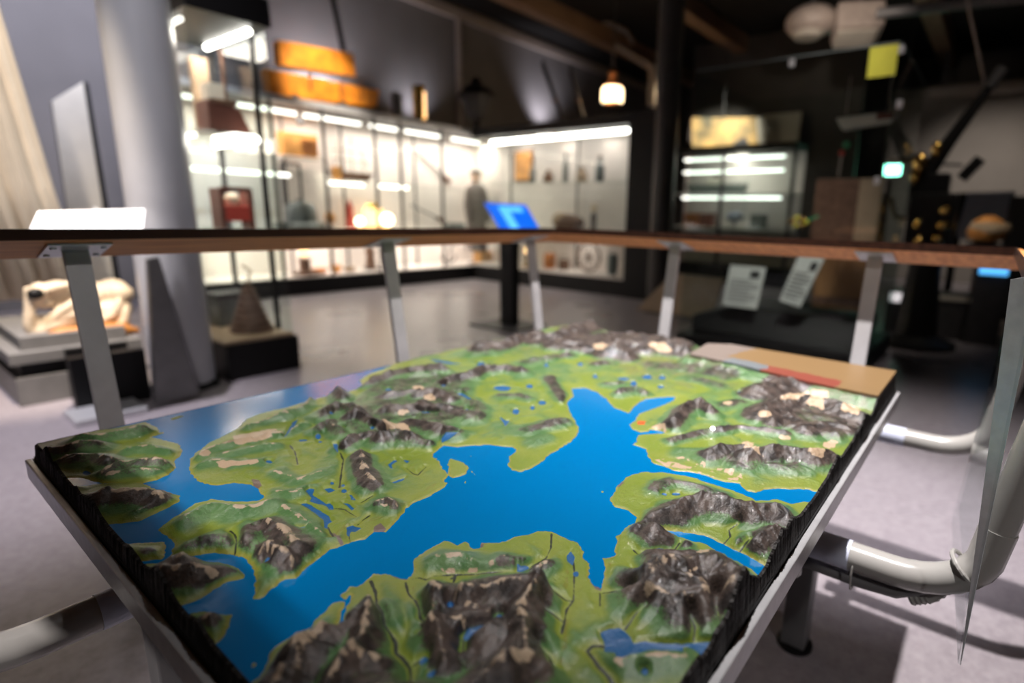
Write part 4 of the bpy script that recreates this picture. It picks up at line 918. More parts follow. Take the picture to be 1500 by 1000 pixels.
# middle shelf: beacon, lamps
c = L(515, 300); t = thing('beacon_model', 'small red beacon tower model on the middle shelf', 'beacon', (c.x, 7.6, lo_z))
ob('tower', MB().lathe((c.x, 7.6, lo_z), [(.06, 0), (.075, .02), (.04, .26), (.055, .27), (.03, .36), (.005, .42)], 14), M['red'], t, smooth=True)
ob('tower_base', MB().bb(c.x - .1, c.x + .1, 7.52, 7.68, lo_z, lo_z + .02), M['white'], t)
for u, v, r_, lab in ((527, 327, .065, 'small round glowing frosted lamp left of the amber lantern'), (567, 323, .095, 'large round glowing frosted lamp right of the amber lantern')):
    c = L(u, v, 7.38); t = thing('globe_lamp', lab, 'lamp', (c.x, 7.38, lo_z))
    ob('globe', MB().ball((c.x, 7.38, lo_z + .05 + r_), r_), M['globe'], t, smooth=True); ob('lamp_base', MB().lathe((c.x, 7.38, lo_z), [(.05, 0), (.05, .03), (.03, .055)], 16), M['brass'], t)
c = L(548, 310, 7.5); t = thing('ship_lantern', 'square amber ship lantern glowing between two round lamps', 'lantern', (c.x, 7.52, lo_z))
ob('glass_body', MB().bb(c.x - .11, c.x + .11, 7.44, 7.62, lo_z + .03, lo_z + .30), M['amberglow'], t, bevel=.01)
ob('cap', MB().lathe((c.x, 7.53, lo_z + .30), [(.15, 0), (.10, .06), (.03, .10)], 4), M['brass'], t); ob('lantern_base', MB().bb(c.x - .13, c.x + .13, 7.42, 7.64, lo_z, lo_z + .03), M['brass'], t)
def rifle(name, label, cat, p, q, r_=.014):
    t = thing(name, label, cat, (p.x, p.y, min(p.z, q.z)))
    ob('barrel', MB().tube([p, q], r_, 8), M['dark'], t, smooth=True)
    d = (p - q); s_ = p + d * .0; e_ = p + d * .28
    ob('stock', MB().beam(s_ + Vector((0, .002, 0)), e_, .03, .07), M['browna'], t, bevel=.006)
    ob('trigger_guard', MB().tube([p.lerp(q, .06), p.lerp(q, .09) - Vector((0, 0, .06)), p.lerp(q, .14)], .006, 6), M['dark'], t)
rifle('long_gun', 'dark long gun mounted slanting on the upper back of the long case', 'gun', L(650, 258, 7.8), L(612, 224, 7.8))
rifle('long_gun', 'dark long gun slanting lower in the long case above a grey block', 'gun', L(642, 320, 7.8), L(602, 300, 7.8))
c = L(665, 327, 7.55); box_thing('iron_block', 'flat dark iron block on the middle shelf right of the lower gun', 'block', (c.x, 7.55, lo_z + .05), (.36, .16, .1), 'greymetal')
# mannequin in a grey brown coat in the corner of the two cases
c = at(703, 320, y=7.42); fx = c.x - .12; fy = 7.38
t = thing('mannequin', 'mannequin in a long grey brown coat standing where the lit cases meet', 'mannequin', (fx, fy, zb))
hz = at(701, 262, y=7.38).z; b = MB()
zc0 = zb + .3
b.lathe((fx, fy, zb + .22), [(.20, 0), (.19, .2), (.155, .62), (.17, .82), (.185, hz - zb - .22 - .22), (.15, hz - zb - .22 - .13), (.06, hz - zb - .22 - .08)], 24)
co = ob('coat', b, M['coat'], t, smooth=True)
for s_ in (-1, 1): ob('sleeve', MB().tube([(fx + s_*.16, fy, hz - .20), (fx + s_*.225, fy - .02, hz - .45), (fx + s_*.22, fy - .06, hz - .72)], [.065, .06, .05], 12), M['coat'], t, smooth=True)
ob('head', MB().ball((fx, fy, hz + .03), .09, (.85, 1, 1.2)), M['skin'], t, smooth=True)
ob('cap', MB().lathe((fx, fy, hz + .08), [(.095, 0), (.10, .03), (.07, .06), (.02, .07)], 18), M['dark'], t, smooth=True)
ob('stand_pole', MB().tube([(fx, fy, zb), (fx, fy, zb + .25)], .02, 8), M['dark'], t)
ob('stand_base', MB().lathe((fx, fy, zb), [(.16, 0), (.16, .015), (.03, .02)], 20), M['dark'], t)
# lower shelf, seen below the rail
c = L(447, 392, 7.4); t = thing('candle_lantern', 'small lantern with an amber light standing on a dark stand low in the long case', 'lantern', (c.x, 7.4, zb))
ob('stand', MB().lathe((c.x, 7.4, zb), [(.17, 0), (.17, .03), (.07, .05), (.07, .20), (.10, .22)], 18), M['browna'], t, smooth=True); ob('lamp_glass', MB().ball((c.x, 7.4, zb + .30), .055, (1, 1, 1.1)), M['amberglow'], t, smooth=True); ob('cap', MB().lathe((c.x, 7.4, zb + .35), [(.05, 0), (.01, .05)], 12), M['brass'], t)
for i, (u, w_, h_, mm, lab) in enumerate(((468, .22, .07, 'copper', 'flat copper dish low in the long case beside the small lantern'), (492, .16, .10, 'orangelit', 'amber bowl low in the long case right of the copper dish'), (512, .18, .06, 'tan', 'shallow tan dish low in the long case beside the amber bowl'))):
    c = L(u, 398, 7.42); t = thing('bowl', lab, 'bowl', (c.x, 7.42, zb))
    ob('bowl_body', MB().lathe((c.x, 7.42, zb), [(w_*.3, 0), (w_*.45, h_*.5), (w_*.5, h_), (w_*.46, h_), (w_*.35, h_*.45), (w_*.1, h_*.25)], 20), M[mm], t, smooth=True)
c = L(543, 385, 7.5); t = thing('carved_figure', 'dark carved figure standing low in the long case behind the rail post', 'figure', (c.x, 7.5, zb))
ob('figure_body', MB().lathe((c.x, 7.5, zb), [(.09, 0), (.08, .05), (.06, .2), (.08, .28), (.03, .34), (.05, .38), (.04, .43), (.01, .45)], 16), M['browna'], t, smooth=True)
ob('figure_base', MB().bb(c.x - .1, c.x + .1, 7.42, 7.58, zb, zb + .03), M['dark'], t)
c = L(658, 385, 7.5); t = thing('small_anchor', 'small dark anchor standing low in the long case', 'anchor', (c.x, 7.5, zb))
ob('shank', MB().tube([(c.x, 7.5, zb + .05), (c.x + .08, 7.5, zb + .42)], .016, 8), M['dark'], t); ob('arms', MB().tube([(c.x - .18, 7.5, zb + .16), (c.x - .1, 7.5, zb + .06), (c.x, 7.5, zb + .02), (c.x + .1, 7.5, zb + .06), (c.x + .17, 7.5, zb + .15)], [.012, .018, .02, .018, .012], 8), M['dark'], t, smooth=True); ob('stock', MB().tube([(c.x - .06, 7.5, zb + .38), (c.x + .2, 7.5, zb + .33)], .012, 8), M['browna'], t)
a, b_ = at(706, 364, y=7.3), at(738, 386, y=7.3)
box_thing('orange_crate', 'small amber crate low in the corner between the lit cases', 'crate', (a.x + .02, 7.30, zb + .11), (.30, .18, .2), 'orangelit', extra=lambda o: ob('slat', MB().bb(a.x - .12, a.x + .16, 7.204, 7.21, zb + .09, zb + .12), M['tan'], o))

# ------------------------------------------------------------------ things inside the end case
XS = 6.92
def E_(u, v, x=XS): return at(u, v, x=x)
a, b_ = E_(738, 262), E_(762, 218)
t = thing('framed_picture', 'small orange picture in the upper left of the end case', 'picture', (7.18, (a.y+b_.y)/2, a.z))
ob('picture', MB().bb(7.19, 7.21, min(a.y, b_.y), max(a.y, b_.y), a.z, b_.z), M['orangelit'], t); ob('frame', MB().bb(7.21, 7.225, min(a.y, b_.y) - .03, max(a.y, b_.y) + .03, a.z - .03, b_.z + .03), M['browna'], t)
hang = [(780, 'bottle', 'dark green glass bottle on the upper shelf of the end case', 'greymetal', .05, .30), (803, 'jar', 'squat dark jar on the upper shelf of the end case', 'browna', .08, .18), (828, 'flask', 'tall grey flask on the upper shelf of the end case', 'greymetal', .045, .40), (852, 'pot', 'round tan pot on the upper shelf of the end case', 'tan', .09, .2), (878, 'canister', 'dark canister on the upper shelf near the black pillar', 'greymetal', .07, .34)]
for u, nm, lab, mm, r_, h_ in hang:
    c = E_(u, 266, 6.95); t = thing(nm, lab, nm, (6.95, c.y, zsh))
    ob('vessel', MB().lathe((6.95, c.y, zsh), [(r_*.9, 0), (r_, h_*.1), (r_, h_*.6), (r_*.5, h_*.78), (r_*.45, h_*.95), (r_*.55, h_)], 16), M[mm], t, smooth=True); ob('stopper', MB().lathe((6.95, c.y, zsh + h_), [(r_*.4, 0), (r_*.45, h_*.08), (r_*.2, h_*.1)], 12), M['browna'], t)
c = E_(834, 322, 6.85)
t = thing('model_sledge', 'brown model sledge with rounded load on the shelf of the end case', 'model sledge', (6.85, c.y, zlo))
for dx in (-.09, .09): ob('runner', MB().tube([(6.85 + dx, c.y + .36, zlo + .012), (6.85 + dx, c.y - .30, zlo + .012), (6.85 + dx, c.y - .38, zlo + .05), (6.85 + dx, c.y - .38, zlo + .13)], .012, 8), M['browna'], t, smooth=True)
ob('load', MB().ball((6.85, c.y + .02, zlo + .17), 1, (.12, .30, .12)), M['browna'], t, smooth=True); ob('cover', MB().ball((6.85, c.y + .16, zlo + .21), 1, (.11, .15, .10)), M['tan'], t, smooth=True)
for yy in (-.2, .2): ob('strut', MB().bb(6.75, 6.95, c.y + yy - .012, c.y + yy + .012, zlo + .012, zlo + .09), M['browna'], t)
c = E_(870, 300, 6.85); t = thing('carved_figure', 'slim pale carved figure standing right of the model sledge', 'figure', (6.85, c.y, zlo))
ob('figure_body', MB().lathe((6.85, c.y, zlo), [(.07, 0), (.06, .02), (.035, .12), (.05, .25), (.025, .32)], 14), M['coat'], t, smooth=True); ob('figure_head', MB().ball((6.85, c.y, zlo + .38), .055, (1, 1, 1.25)), M['bone'], t, smooth=True)
for i, u in enumerate((795, 812, 828, 880, 893)):
    c = E_(u, 338, 6.7); t = thing('net_float', ['glass net float lying on the case shelf below the sledge, leftmost', 'second pale net float lying on the case shelf below the sledge', 'third pale net float lying below the sledge', 'copper float lying right of the carved figure', 'copper float nearest the black pillar'][i], 'float', (6.70, c.y, zlo), 'floats on the end case shelf')
    ob('ball', MB().ball((6.70, c.y, zlo + .035), .035, (1.1, 1.4, 1)), M['copper' if i > 2 else 'bone'], t, smooth=True)
    ob('cord', MB().tube([(6.70 + .04*math.cos(k*math.pi/6), c.y, zlo + .035 + .036*math.sin(k*math.pi/6)) for k in range(13)], .005, 6), M['tan'], t)
c = E_(862, 378, 6.9); t = thing('spinning_wheel', 'brown wooden wheel standing low in the end case', 'wheel', (6.9, c.y, ezb))
ob('rim', MB().tube([(6.9, c.y + .21*math.cos(k*math.pi/16), ezb + .23 + .21*math.sin(k*math.pi/16)) for k in range(33)], .02, 8), M['browna'], t, smooth=True)
for k in range(4): ob('spoke', MB().tube([(6.9, c.y + .2*math.cos(k*math.pi/4), ezb + .23 + .2*math.sin(k*math.pi/4)), (6.9, c.y - .2*math.cos(k*math.pi/4), ezb + .23 - .2*math.sin(k*math.pi/4))], .009, 6), M['browna'], t)
ob('hub', MB().ball((6.9, c.y, ezb + .23), .04), M['browna'], t, smooth=True)
c = E_(773, 360, 6.8); t = thing('oil_lamp', 'small lamp with a pale glowing globe low in the end case', 'lamp', (6.8, c.y, ezb)); ob('globe', MB().ball((6.8, c.y, ezb + .27), .055), M['amberglow'], t, smooth=True); ob('lamp_base', MB().lathe((6.8, c.y, ezb), [(.08, 0), (.08, .02), (.03, .05), (.03, .16), (.05, .22)], 16), M['brass'], t, smooth=True)
for u, w_, h_, mm, lab in ((805, .2, .24, 'copper', 'copper pot low in the end case left of the brown wheel'), (826, .18, .16, 'browna', 'brown tub low in the end case beside the brown wheel'), (897, .16, .3, 'greymetal', 'grey churn low in the end case by the black pillar')):
    c = E_(u, 395, 6.9); t = thing('pot', lab, 'pot', (6.9, c.y, ezb)); ob('pot_body', MB().lathe((6.9, c.y, ezb), [(w_*.4, 0), (w_*.5, h_*.3), (w_*.48, h_*.8), (w_*.42, h_), (w_*.38, h_), (w_*.3, h_*.6)], 18), M[mm], t, smooth=True); ob('handle', MB().tube([(6.9, c.y + w_*.45*math.cos(k*math.pi/8), ezb + h_ + w_*.35*math.sin(k*math.pi/8)) for k in range(9)], .007, 6), M['dark'], t)

# ------------------------------------------------------------------ on top of the cases
YT = 7.36; zr = zt + .05
t = thing('orange_raft', 'weathered orange two tier raft on top of the long glass case', 'raft', (4.3, YT, zr))
a0, a1, a2, a3 = at(390, 100, y=YT), at(556, 132, y=YT), at(552, 157, y=YT), at(398, 140, y=YT)
b = MB(); b.prism([a0, a1, a2, Vector((a3.x, YT, a3.z))], (0, .16, 0)); ob('lower_tier', b, M['orange'], t, bevel=.012)
b0, b1, b2, b3 = at(407, 58, y=YT), at(518, 78, y=YT), at(522, 114, y=YT), at(410, 96, y=YT)
b = MB(); b.prism([b0, b1, b2, b3], (0, .14, 0)); ob('upper_tier', b, M['orange'], t, bevel=.012)
m0, m1 = at(404, 97, y=YT - .01), at(530, 116, y=YT - .01); ob('dark_rail', MB().beam(m0, m1, .05, .03), M['dark'], t)
for u, v in ((430, 143), (500, 152)):
    p_ = at(u, v, y=YT + .05); ob('support_block', MB().bb(p_.x - .05, p_.x + .05, YT + .0, YT + .14, zr - .02, p_.z + .03), M['dark'], t)
for u, v in ((530, 135), (455, 118), (500, 130)):
    p_ = at(u, v, y=YT - .006); ob('strap', MB().box((p_.x, YT - .004, p_.z - .01), (.035, .008, .22)), M['copper'], t)
s0 = at(504, 78, y=YT + .05); s1 = at(482, -30, y=YT + .05); ob('hanging_strut', MB().beam(s0, Vector((s1.x, s1.y, 4.4)) if s1.z > 4.4 else s1, .05, .05), M['black'], t)
c = at(582, 175, y=YT); hh = at(582, 137, y=YT).z - zr
t = thing('metal_canister', 'dull grey canister on top of the long case left of the brass lamp', 'canister', (c.x, YT, zr)); ob('body', MB().lathe((c.x, YT, zr), [(.085, 0), (.085, hh - .02), (.07, hh)], 24), M['grey'], t, smooth=True); ob('lid', MB().lathe((c.x, YT, zr + hh), [(.06, 0), (.05, .015)], 20), M['dark'], t)
c = at(615, 185, y=YT); hh = at(615, 126, y=YT).z - zr
t = thing('brass_cylinder', 'shiny brass cylinder lamp on top of the long glass case', 'brass lamp', (c.x, YT, zr)); ob('body', MB().lathe((c.x, YT, zr), [(.105, 0), (.105, .03), (.098, .035), (.098, hh - .05), (.105, hh - .045), (.09, hh)], 32), M['brass'], t, smooth=True); ob('base_ring', MB().lathe((c.x, YT, zr), [(.115, 0), (.115, .02), (.1, .025)], 32), M['brass'], t); ob('lens', MB().bb(c.x + .01, c.x + .045, YT - .104, YT - .09, zr + .06, zr + hh - .09), M['amberglow'], t)
# black street lantern in the corner
XT = 6.9; c = at(695, 190, y=7.05); lx, ly = c.x, 7.0; z0 = ezt + .12; k_ = (at(695, 112, y=7.0).z - z0) / .75
t = thing('street_lantern', 'black old street lantern standing above the corner of the lit cases', 'lantern', (lx, ly, z0))
ob('foot', MB().lathe((lx, ly, z0), [(.09, 0), (.05, .05*k_), (.035, .14*k_)], 12), M['black'], t, smooth=True)
ob('lantern_frame', MB().lathe((lx, ly, z0 + .14*k_), [(.15, 0), (.25, .30*k_), (.28, .31*k_), (.28, .34*k_)], 6), M['dark'], t)
ob('roof', MB().lathe((lx, ly, z0 + .48*k_), [(.32, 0), (.20, .11*k_), (.09, .16*k_), (.08, .22*k_), (.03, .27*k_)], 6), M['black'], t)
# pair of leaning skis
for i, (u0, v0, u1, v1, lab) in enumerate(((796, 96, 828, 172, 'left one of two dark skis leaning against the lit wall above the end case'), (836, 104, 856, 168, 'right one of two dark skis leaning against the lit wall above the end case'))):
    yb, yt2 = 7.0, 7.9
    p_, q_ = at(u1, v1, y=6.9), at(u0, v0, y=7.85)
    if p_.x > 7.2: p_ = Vector((7.16, 6.9, p_.z))
    pz = Vector((at(u1, v1, y=6.6).x, 6.6, ezt + .14)); 
    pz = at(u1, v1, z=ezt + .14) if v1 < 300 else pz
    tv = thing('ski', lab, 'ski', (min(pz.x, 7.2), pz.y if pz.y < 7.1 else 7.0, ezt + .13), 'dark skis over the end case')
    base = Vector((7.05 + .12*i, 6.0 - .75*i + .2, ezt + .13)); 
    base = at(u1, v1 - 2, x=7.1); topv = at(u0, v0, x=7.24)
    base.z = ezt + .13
    ob('blade', MB().beam(base, topv, .075, .02, up=(1, 0, 0)), M['dark'], tv, bevel=.004)
    ob('tip', MB().beam(topv, topv + (topv - base).normalized() * .10 + Vector((.04, 0, 0)), .06, .018, up=(1, 0, 0)), M['dark'], tv, bevel=.004)
    ob('binding', MB().box(base.lerp(topv, .42) - Vector((.02, 0, 0)), (.03, .09, .05)), M['browna'], tv)
# glowing copper lantern hanging before the back wall
c = at(897, 140, x=7.6); t = thing('hanging_lamp', 'glowing glass lamp with copper top hanging above the end of the black case', 'lamp', (c.x, c.y, c.z - .1))
ob('lamp_glass', MB().lathe((c.x, c.y, c.z - .11), [(.14, 0), (.165, .03), (.165, .19), (.14, .23)], 24), M['lanternglow'], t, smooth=True)
ob('copper_top', MB().lathe((c.x, c.y, c.z + .12), [(.15, 0), (.12, .05), (.07, .09), (.07, .20), (.03, .24)], 24), M['copper'], t, smooth=True); ob('base_ring', MB().lathe((c.x, c.y, c.z - .14), [(.14, 0), (.14, .03)], 24), M['copper'], t)
ob('chain', MB().tube([(c.x, c.y, c.z + .34), (c.x, c.y, CZ)], .012, 6), M['dark'], t)
l = bpy.data.lights.new('hanging_lamp_light', 'POINT'); l.energy = 14; l.color = (1, .72, .42); l.shadow_soft_size = .1; lo_ = bpy.data.objects.new('hanging_lamp_light', l); COL.objects.link(lo_); lo_.location = (c.x - .35, c.y - .1, c.z)
# bent white wall pipe with a box, beyond
a, b_, c = at(905, 68, x=9.0), at(956, 100, x=8.8), at(954, 155, x=8.8)
t = thing('wall_duct', 'pale flat duct bent downward beside the slim dark column', 'duct', (c.x, c.y, c.z))
ob('flat_run', MB().beam(a, b_, .14, .10), M['trim'], t, bevel=.006); ob('drop', MB().beam(b_ + Vector((0, 0, .04)), Vector((b_.x, b_.y, c.z)), .10, .10), M['trim'], t, bevel=.006)
a, b_, c = at(810, -6, x=8.6), at(918, 46, x=9.4), at(926, 60, x=9.4)
t = thing('ceiling_pipe', 'thin pale pipe running under the dark ceiling toward the flat duct', 'pipe', (b_.x, b_.y, c.z))
ob('run', MB().tube([a, b_, c], .045, 10), M['trim'], t, smooth=True); ob('end_cap', MB().ball(c, .05), M['trim'], t, smooth=True)

# ------------------------------------------------------------------ kiosk
t = thing('info_kiosk', 'slim black kiosk with a bright blue tilted screen behind the rail', 'kiosk', (4.0, 3.83, 0))
ob('base_plate', MB().bb(3.75, 4.25, 3.55, 4.15, 0, .02), M['dark'], t, bevel=.004)
ob('pole', MB().bb(3.955, 4.045, 3.74, 3.92, .02, .98), M['black'], t, bevel=.006)
k0, k1, k2, k3 = at(735, 340, x=3.88), at(792, 338, x=3.88), at(770, 300, x=4.12), at(709, 297, x=4.12)
ob('screen', MB().prism([k0, k1, k2, k3], (.006, 0, -.006)), M['blueled'], t)['label'] = 'bright blue screen'
sh_ = lambda f, g: k3.lerp(k2, f).lerp(k0.lerp(k1, f), g) + Vector((-.010, 0, .010))
ob('screen_graphic', MB().prism([sh_(.30, .14), sh_(.86, .14), sh_(.86, .34), sh_(.52, .34), sh_(.52, .95), sh_(.30, .95)], (.001, 0, -.001)), M['bluelit'], t)['label'] = 'light blue graphic on the screen'
off = Vector((.02, 0, -.02)); ob('housing', MB().prism([k0 + off*.5, k1 + off*.5, k2 + off*.5, k3 + off*.5], off), M['black'], t)

# ------------------------------------------------------------------ tall glass case at the right
gt = thing('tall_glass_case', 'tall frameless glass case with yellow sticker at its top corner', 'display case', (4.9, 1.4, 0))
GXF = 4.2; GZ = 2.2; gy0, gy1 = .67, 2.06; gxb = 5.5
ob('plinth', MB().bb(GXF - .02, gxb, gy0 - .02, gy1 + .02, 0, .16), M['black'], gt, bevel=.006)
ob('glass_pane', MB().bb(GXF, GXF + .012, gy0, gy1, .16, GZ), M['greenglass'], gt)
ob('glass_pane', MB().bb(gxb - .012, gxb, gy0, gy1, .16, GZ), M['greenglass'], gt)
ob('glass_pane', MB().bb(GXF + .012, gxb - .012, gy0, gy0 + .012, .16, GZ), M['greenglass'], gt)
ob('glass_pane', MB().bb(GXF + .012, gxb - .012, gy1 - .012, gy1, .16, GZ), M['greenglass'], gt)
for q_ in ((GXF, GXF + .014, gy0, gy1), (GXF, gxb, gy0, gy0 + .014)): ob('top_edge', MB().bb(*q_, GZ, GZ + .010), M['greymetal'], gt)
ob('glass_edge', MB().bb(GXF - .002, GXF + .012, gy0 - .006, gy0 + .004, .16, GZ), M['greenglass'], gt)
ob('teal_edge_strip', MB().bb(GXF - .004, GXF + .02, gy0 - .05, gy0 - .008, .0, .62), M['tealedge'], gt)['label'] = 'teal lower edge strip'
a, b_ = at(1275, 70, x=GXF), at(1311, 110, x=GXF)
ob('yellow_sticker', MB().bb(GXF - .003, GXF, b_.y, a.y, b_.z, a.z), M['yellow'], gt)['label'] = 'square yellow sticker'
for u, v in ((1160, 90), (1321, 70), (1318, 150), (1285, 262)):
    p_ = at(u, v, x=GXF - .01); ob('clamp', MB().box((GXF - .008, p_.y, p_.z - .01), (.02, .035, .05)), M['silver'], gt, bevel=.004)
sl_ = at(1060, 452, x=4.6)
ob('black_cloth', MB().prism([(4.35, gy0 + .06, .16), (4.35, 2.02, .16), (4.35, 2.02, .30), (4.6, 1.7, .40), (4.6, gy0 + .06, .36)], (.7, 0, 0)), M['black'], gt, bevel=.03)
def card(label, q, cx):
    P4 = [at(u, v, x=cx + dx) for (u, v), dx in zip(q, (0, 0, .09, .09))]
    t = thing('text_card', label, 'card', tuple(P4[0]), None)
    ob('card', MB().prism(P4, (.006, 0, -.002)), M['white'], t)
    f = lambda s_, g: P4[0].lerp(P4[1], s_).lerp(P4[3].lerp(P4[2], s_), g) + Vector((-.003, 0, .001))
    for i in range(7): ob('text_line', MB().prism([f(.1, .12 + .085*i), f(.9 if i % 3 else .7, .12 + .085*i), f(.9 if i % 3 else .7, .145 + .085*i), f(.1, .145 + .085*i)], (.001, 0, 0)), M['grey'], t)
    ob('small_picture', MB().prism([f(.62, .72), f(.88, .72), f(.88, .9), f(.62, .9)], (.001, 0, 0)), M['dark'], t)
card('white text card standing at the left on the black cloth in the tall case', [(1058, 446), (1108, 453), (1122, 392), (1070, 388)], 4.42)
card('white text card tilted beside the brown crate in the tall case', [(1141, 440), (1172, 450), (1208, 378), (1170, 374)], 4.42)
a, b_ = at(1197, 374, x=4.75), at(1266, 458, x=4.75)
t = thing('wooden_crate', 'brown wooden crate in the tall case right of the tilted text card', 'crate', (4.9, (a.y+b_.y)/2, .36))
ob('body', MB().bb(4.75, 5.2, b_.y, a.y, max(b_.z, .37), at(1282, 350, x=4.8).z - .103), M['cratewood'], t, bevel=.006)
for zz_ in (max(b_.z, .35) + .04, a.z + .04): ob('batten', MB().bb(4.735, 4.75, b_.y, a.y, zz_, zz_ + .06), M['browna'], t)
a, b_ = at(1196, 262, x=4.8), at(1282, 350, x=4.8)
t = thing('dark_chest', 'dark upright chest with a pale right side standing above the wooden crate', 'chest', (5.0, (a.y+b_.y)/2, b_.z - .08))
ob('front', MB().bb(4.8, 5.2, b_.y + .16, a.y, b_.z - .06, a.z), M['browna'], t, bevel=.006); ob('side_panel', MB().bb(4.82, 5.2, b_.y, b_.y + .16, b_.z - .06, a.z), M['tan'], t); ob('base_tray', MB().bb(4.77, 5.22, b_.y - .02, a.y + .02, b_.z - .10, b_.z - .06), M['copper'], t)
a = at(985, 440, x=5.65); b_ = at(1060, 400, x=5.65)
t = thing('sloping_panel', 'beige sloping panel standing behind the tall case next to the slim column', 'panel', (5.8, 2.6, 0)); P4 = [at(930, 470, x=5.7), at(1040, 478, x=5.7), at(1060, 408, x=5.9), at(985, 400, x=5.9)]
for p_ in P4[:2]: p_.z = .02
ob('panel', MB().prism(P4, (.04, 0, 0)), M['tan'], t, bevel=.004); ob('stand_foot', MB().bb(5.72, 6.1, P4[1].y + .1, P4[0].y - .1, 0, .03), M['dark'], t)
c = at(1170, 325, x=4.7); t = thing('yellow_flower', 'small yellow and green flower ornament in the tall case', 'ornament', (4.7, c.y, c.z - .08))
for k in range(6):
    ob('petal', MB().ball((4.7 + .02*(k % 2), c.y + .05*math.cos(k*1.05) , c.z + .035*math.sin(k*1.05)), .022, (1, 1.3, .8), 10, 8), M['yellow' if k % 2 else 'brass'], t, smooth=True)
ob('stem', MB().tube([(4.72, c.y - .04, c.z), (4.72, c.y - .14, c.z + .05)], .01, 6), M['green'], t, smooth=True); ob('stand', MB().tube([(4.7, c.y, c.z - .03), (4.75, c.y, .38)], .008, 6), M['dark'], t)

# ------------------------------------------------------------------ beyond the tall case
fc = thing('far_glass_case', 'far lit showcase with white shelves seen through the tall glass case', 'display case', (9.8, 3.9, 0))
fy0, fy1 = at(1160, 280, x=9.5).y, at(982, 280, x=9.5).y; fzt = at(1060, 222, x=9.5).z
ob('plinth', MB().bb(9.5, 10.1, fy0, fy1, 0, .3), M['black'], fc); ob('back_liner', MB().bb(10.08, 10.1, fy0, fy1, .3, fzt), M['cream'], fc); ob('case_roof', MB().bb(9.5, 10.1, fy0, fy1, fzt, fzt + .1), M['black'], fc)
for v in (283, 333):
    z_ = at(1060, v, x=9.7).z; ob('shelf', MB().bb(9.55, 10.08, fy0 + .02, fy1 - .02, z_ - .02, z_), M['white'], fc)
for y in (fy0, (fy0+fy1)/2 + .1, fy1): ob('mullion', MB().bb(9.48, 9.5, y - .03, y + .03, .3, fzt), M['dark'], fc)
ob('glass_pane', MB().bb(9.5, 9.51, fy0, fy1, .3, fzt), M['glass'], fc)
for v in (233, 252, 290): z_ = at(1060, v, x=9.7).z; shelf_light(fc, (9.62, fy0 + .2, z_), (9.62, fy1 - .2, z_), .022)
area('far_case_light', (9.65, (fy0+fy1)/2, fzt - .05), (9.9, (fy0+fy1)/2, 0), 16, .2, 1.8, WARM)
def F_(u, v, x=9.75): return at(u, v, x=x)
zs1 = at(1060, 283, x=9.7).z; zs2 = at(1060, 333, x=9.7).z
c = F_(1050, 275); t = thing('model_vessel', 'long dark model vessel on the upper shelf of the far showcase', 'model ship', (9.8, c.y, zs1)); ob('hull', MB().prism([(9.7, c.y + .62, zs1 + .16), (9.7, c.y - .55, zs1 + .16), (9.7, c.y - .48, zs1 + .003), (9.7, c.y + .5, zs1 + .003)], (.18, 0, 0)), M['greymetal'], t, bevel=.02); ob('deck_house', MB().bb(9.73, 9.85, c.y - .1, c.y + .2, zs1 + .16, zs1 + .27), M['beige'], t); ob('funnel', MB().lathe((9.8, c.y + .05, zs1 + .27), [(.05, 0), (.05, .14)], 14), M['dark'], t, smooth=True)
c = F_(1077, 325); t = thing('blue_globe', 'blue rounded object on a stand on the lower shelf of the far showcase', 'globe', (9.7, c.y, zs2)); ob('ball', MB().ball((9.7, c.y, zs2 + .19), .12, (1, 1.3, .8)), M['bluepanel'], t, smooth=True); ob('stand', MB().lathe((9.7, c.y, zs2), [(.09, 0), (.02, .02), (.02, .1)], 14), M['dark'], t)
for u, lab, mm in ((1012, 'red box on the lower shelf of the far showcase, left end', 'copper'), (1035, 'small red box next to the left end of the far showcase shelf', 'redbrown'), (1110, 'dark box right of the blue rounded object in the far showcase', 'greymetal')):
    c = F_(u, 325); box_thing('storage_box', lab, 'box', (9.8, c.y, zs2 + .12), (.2, .24, .24), mm)
P4 = [at(1014, 228, x=10.6), at(1112, 226, x=10.6), at(1108, 172, x=10.6), at(1014, 172, x=10.6)]
t = thing('seascape_painting', 'golden seascape painting hanging above the far showcase', 'painting', (10.6, P4[0].y, P4[1].z))
pm2 = bpy.data.materials.new('golden_sky_paint'); N, L, P = nt(pm2); tc = N.new('ShaderNodeTexCoord'); no = N.new('ShaderNodeTexNoise'); no.inputs['Scale'].default_value = 1.6; no.inputs['Detail'].default_value = 5; L.new(tc.outputs['Object'], no.inputs['Vector']); r = N.new('ShaderNodeValToRGB'); r.color_ramp.elements[0].position = .35; r.color_ramp.elements[0].color = (.07, .075, .06, 1); r.color_ramp.elements[1].position = .62; r.color_ramp.elements[1].color = (.75, .45, .16, 1); L.new(no.outputs['Fac'], r.inputs['Fac']); L.new(r.outputs['Color'], P.inputs['Base Color'])
ob('canvas', MB().prism(P4, (.04, 0, 0)), pm2, t); s_ = at(1085, 222, x=10.59)
ob('painted_ship', MB().prism([(10.595, s_.y + .35, s_.z - .02), (10.595, s_.y - .25, s_.z - .02), (10.595, s_.y - .05, s_.z + .28), (10.595, s_.y + .15, s_.z + .16)], (.005, 0, 0)), M['dark'], t)
ob('hanging_wire', MB().tube([P4[2].lerp(P4[3], .5), Vector((10.6, P4[2].lerp(P4[3], .5).y, CZ))], .008, 6), M['dark'], t)
ob('pale_frame_side', MB().prism([P4[1], P4[1] + Vector((0, -.14, 0)), P4[2] + Vector((0, -.14, 0)), P4[2]], (.05, 0, 0)), M['beige'], t)
spot('painting_spot', (8.6, P4[0].y - 1.2, 4.1), (10.6, P4[0].y - .4, P4[1].z + .2), 1300, 46, .8, WARM, .05)
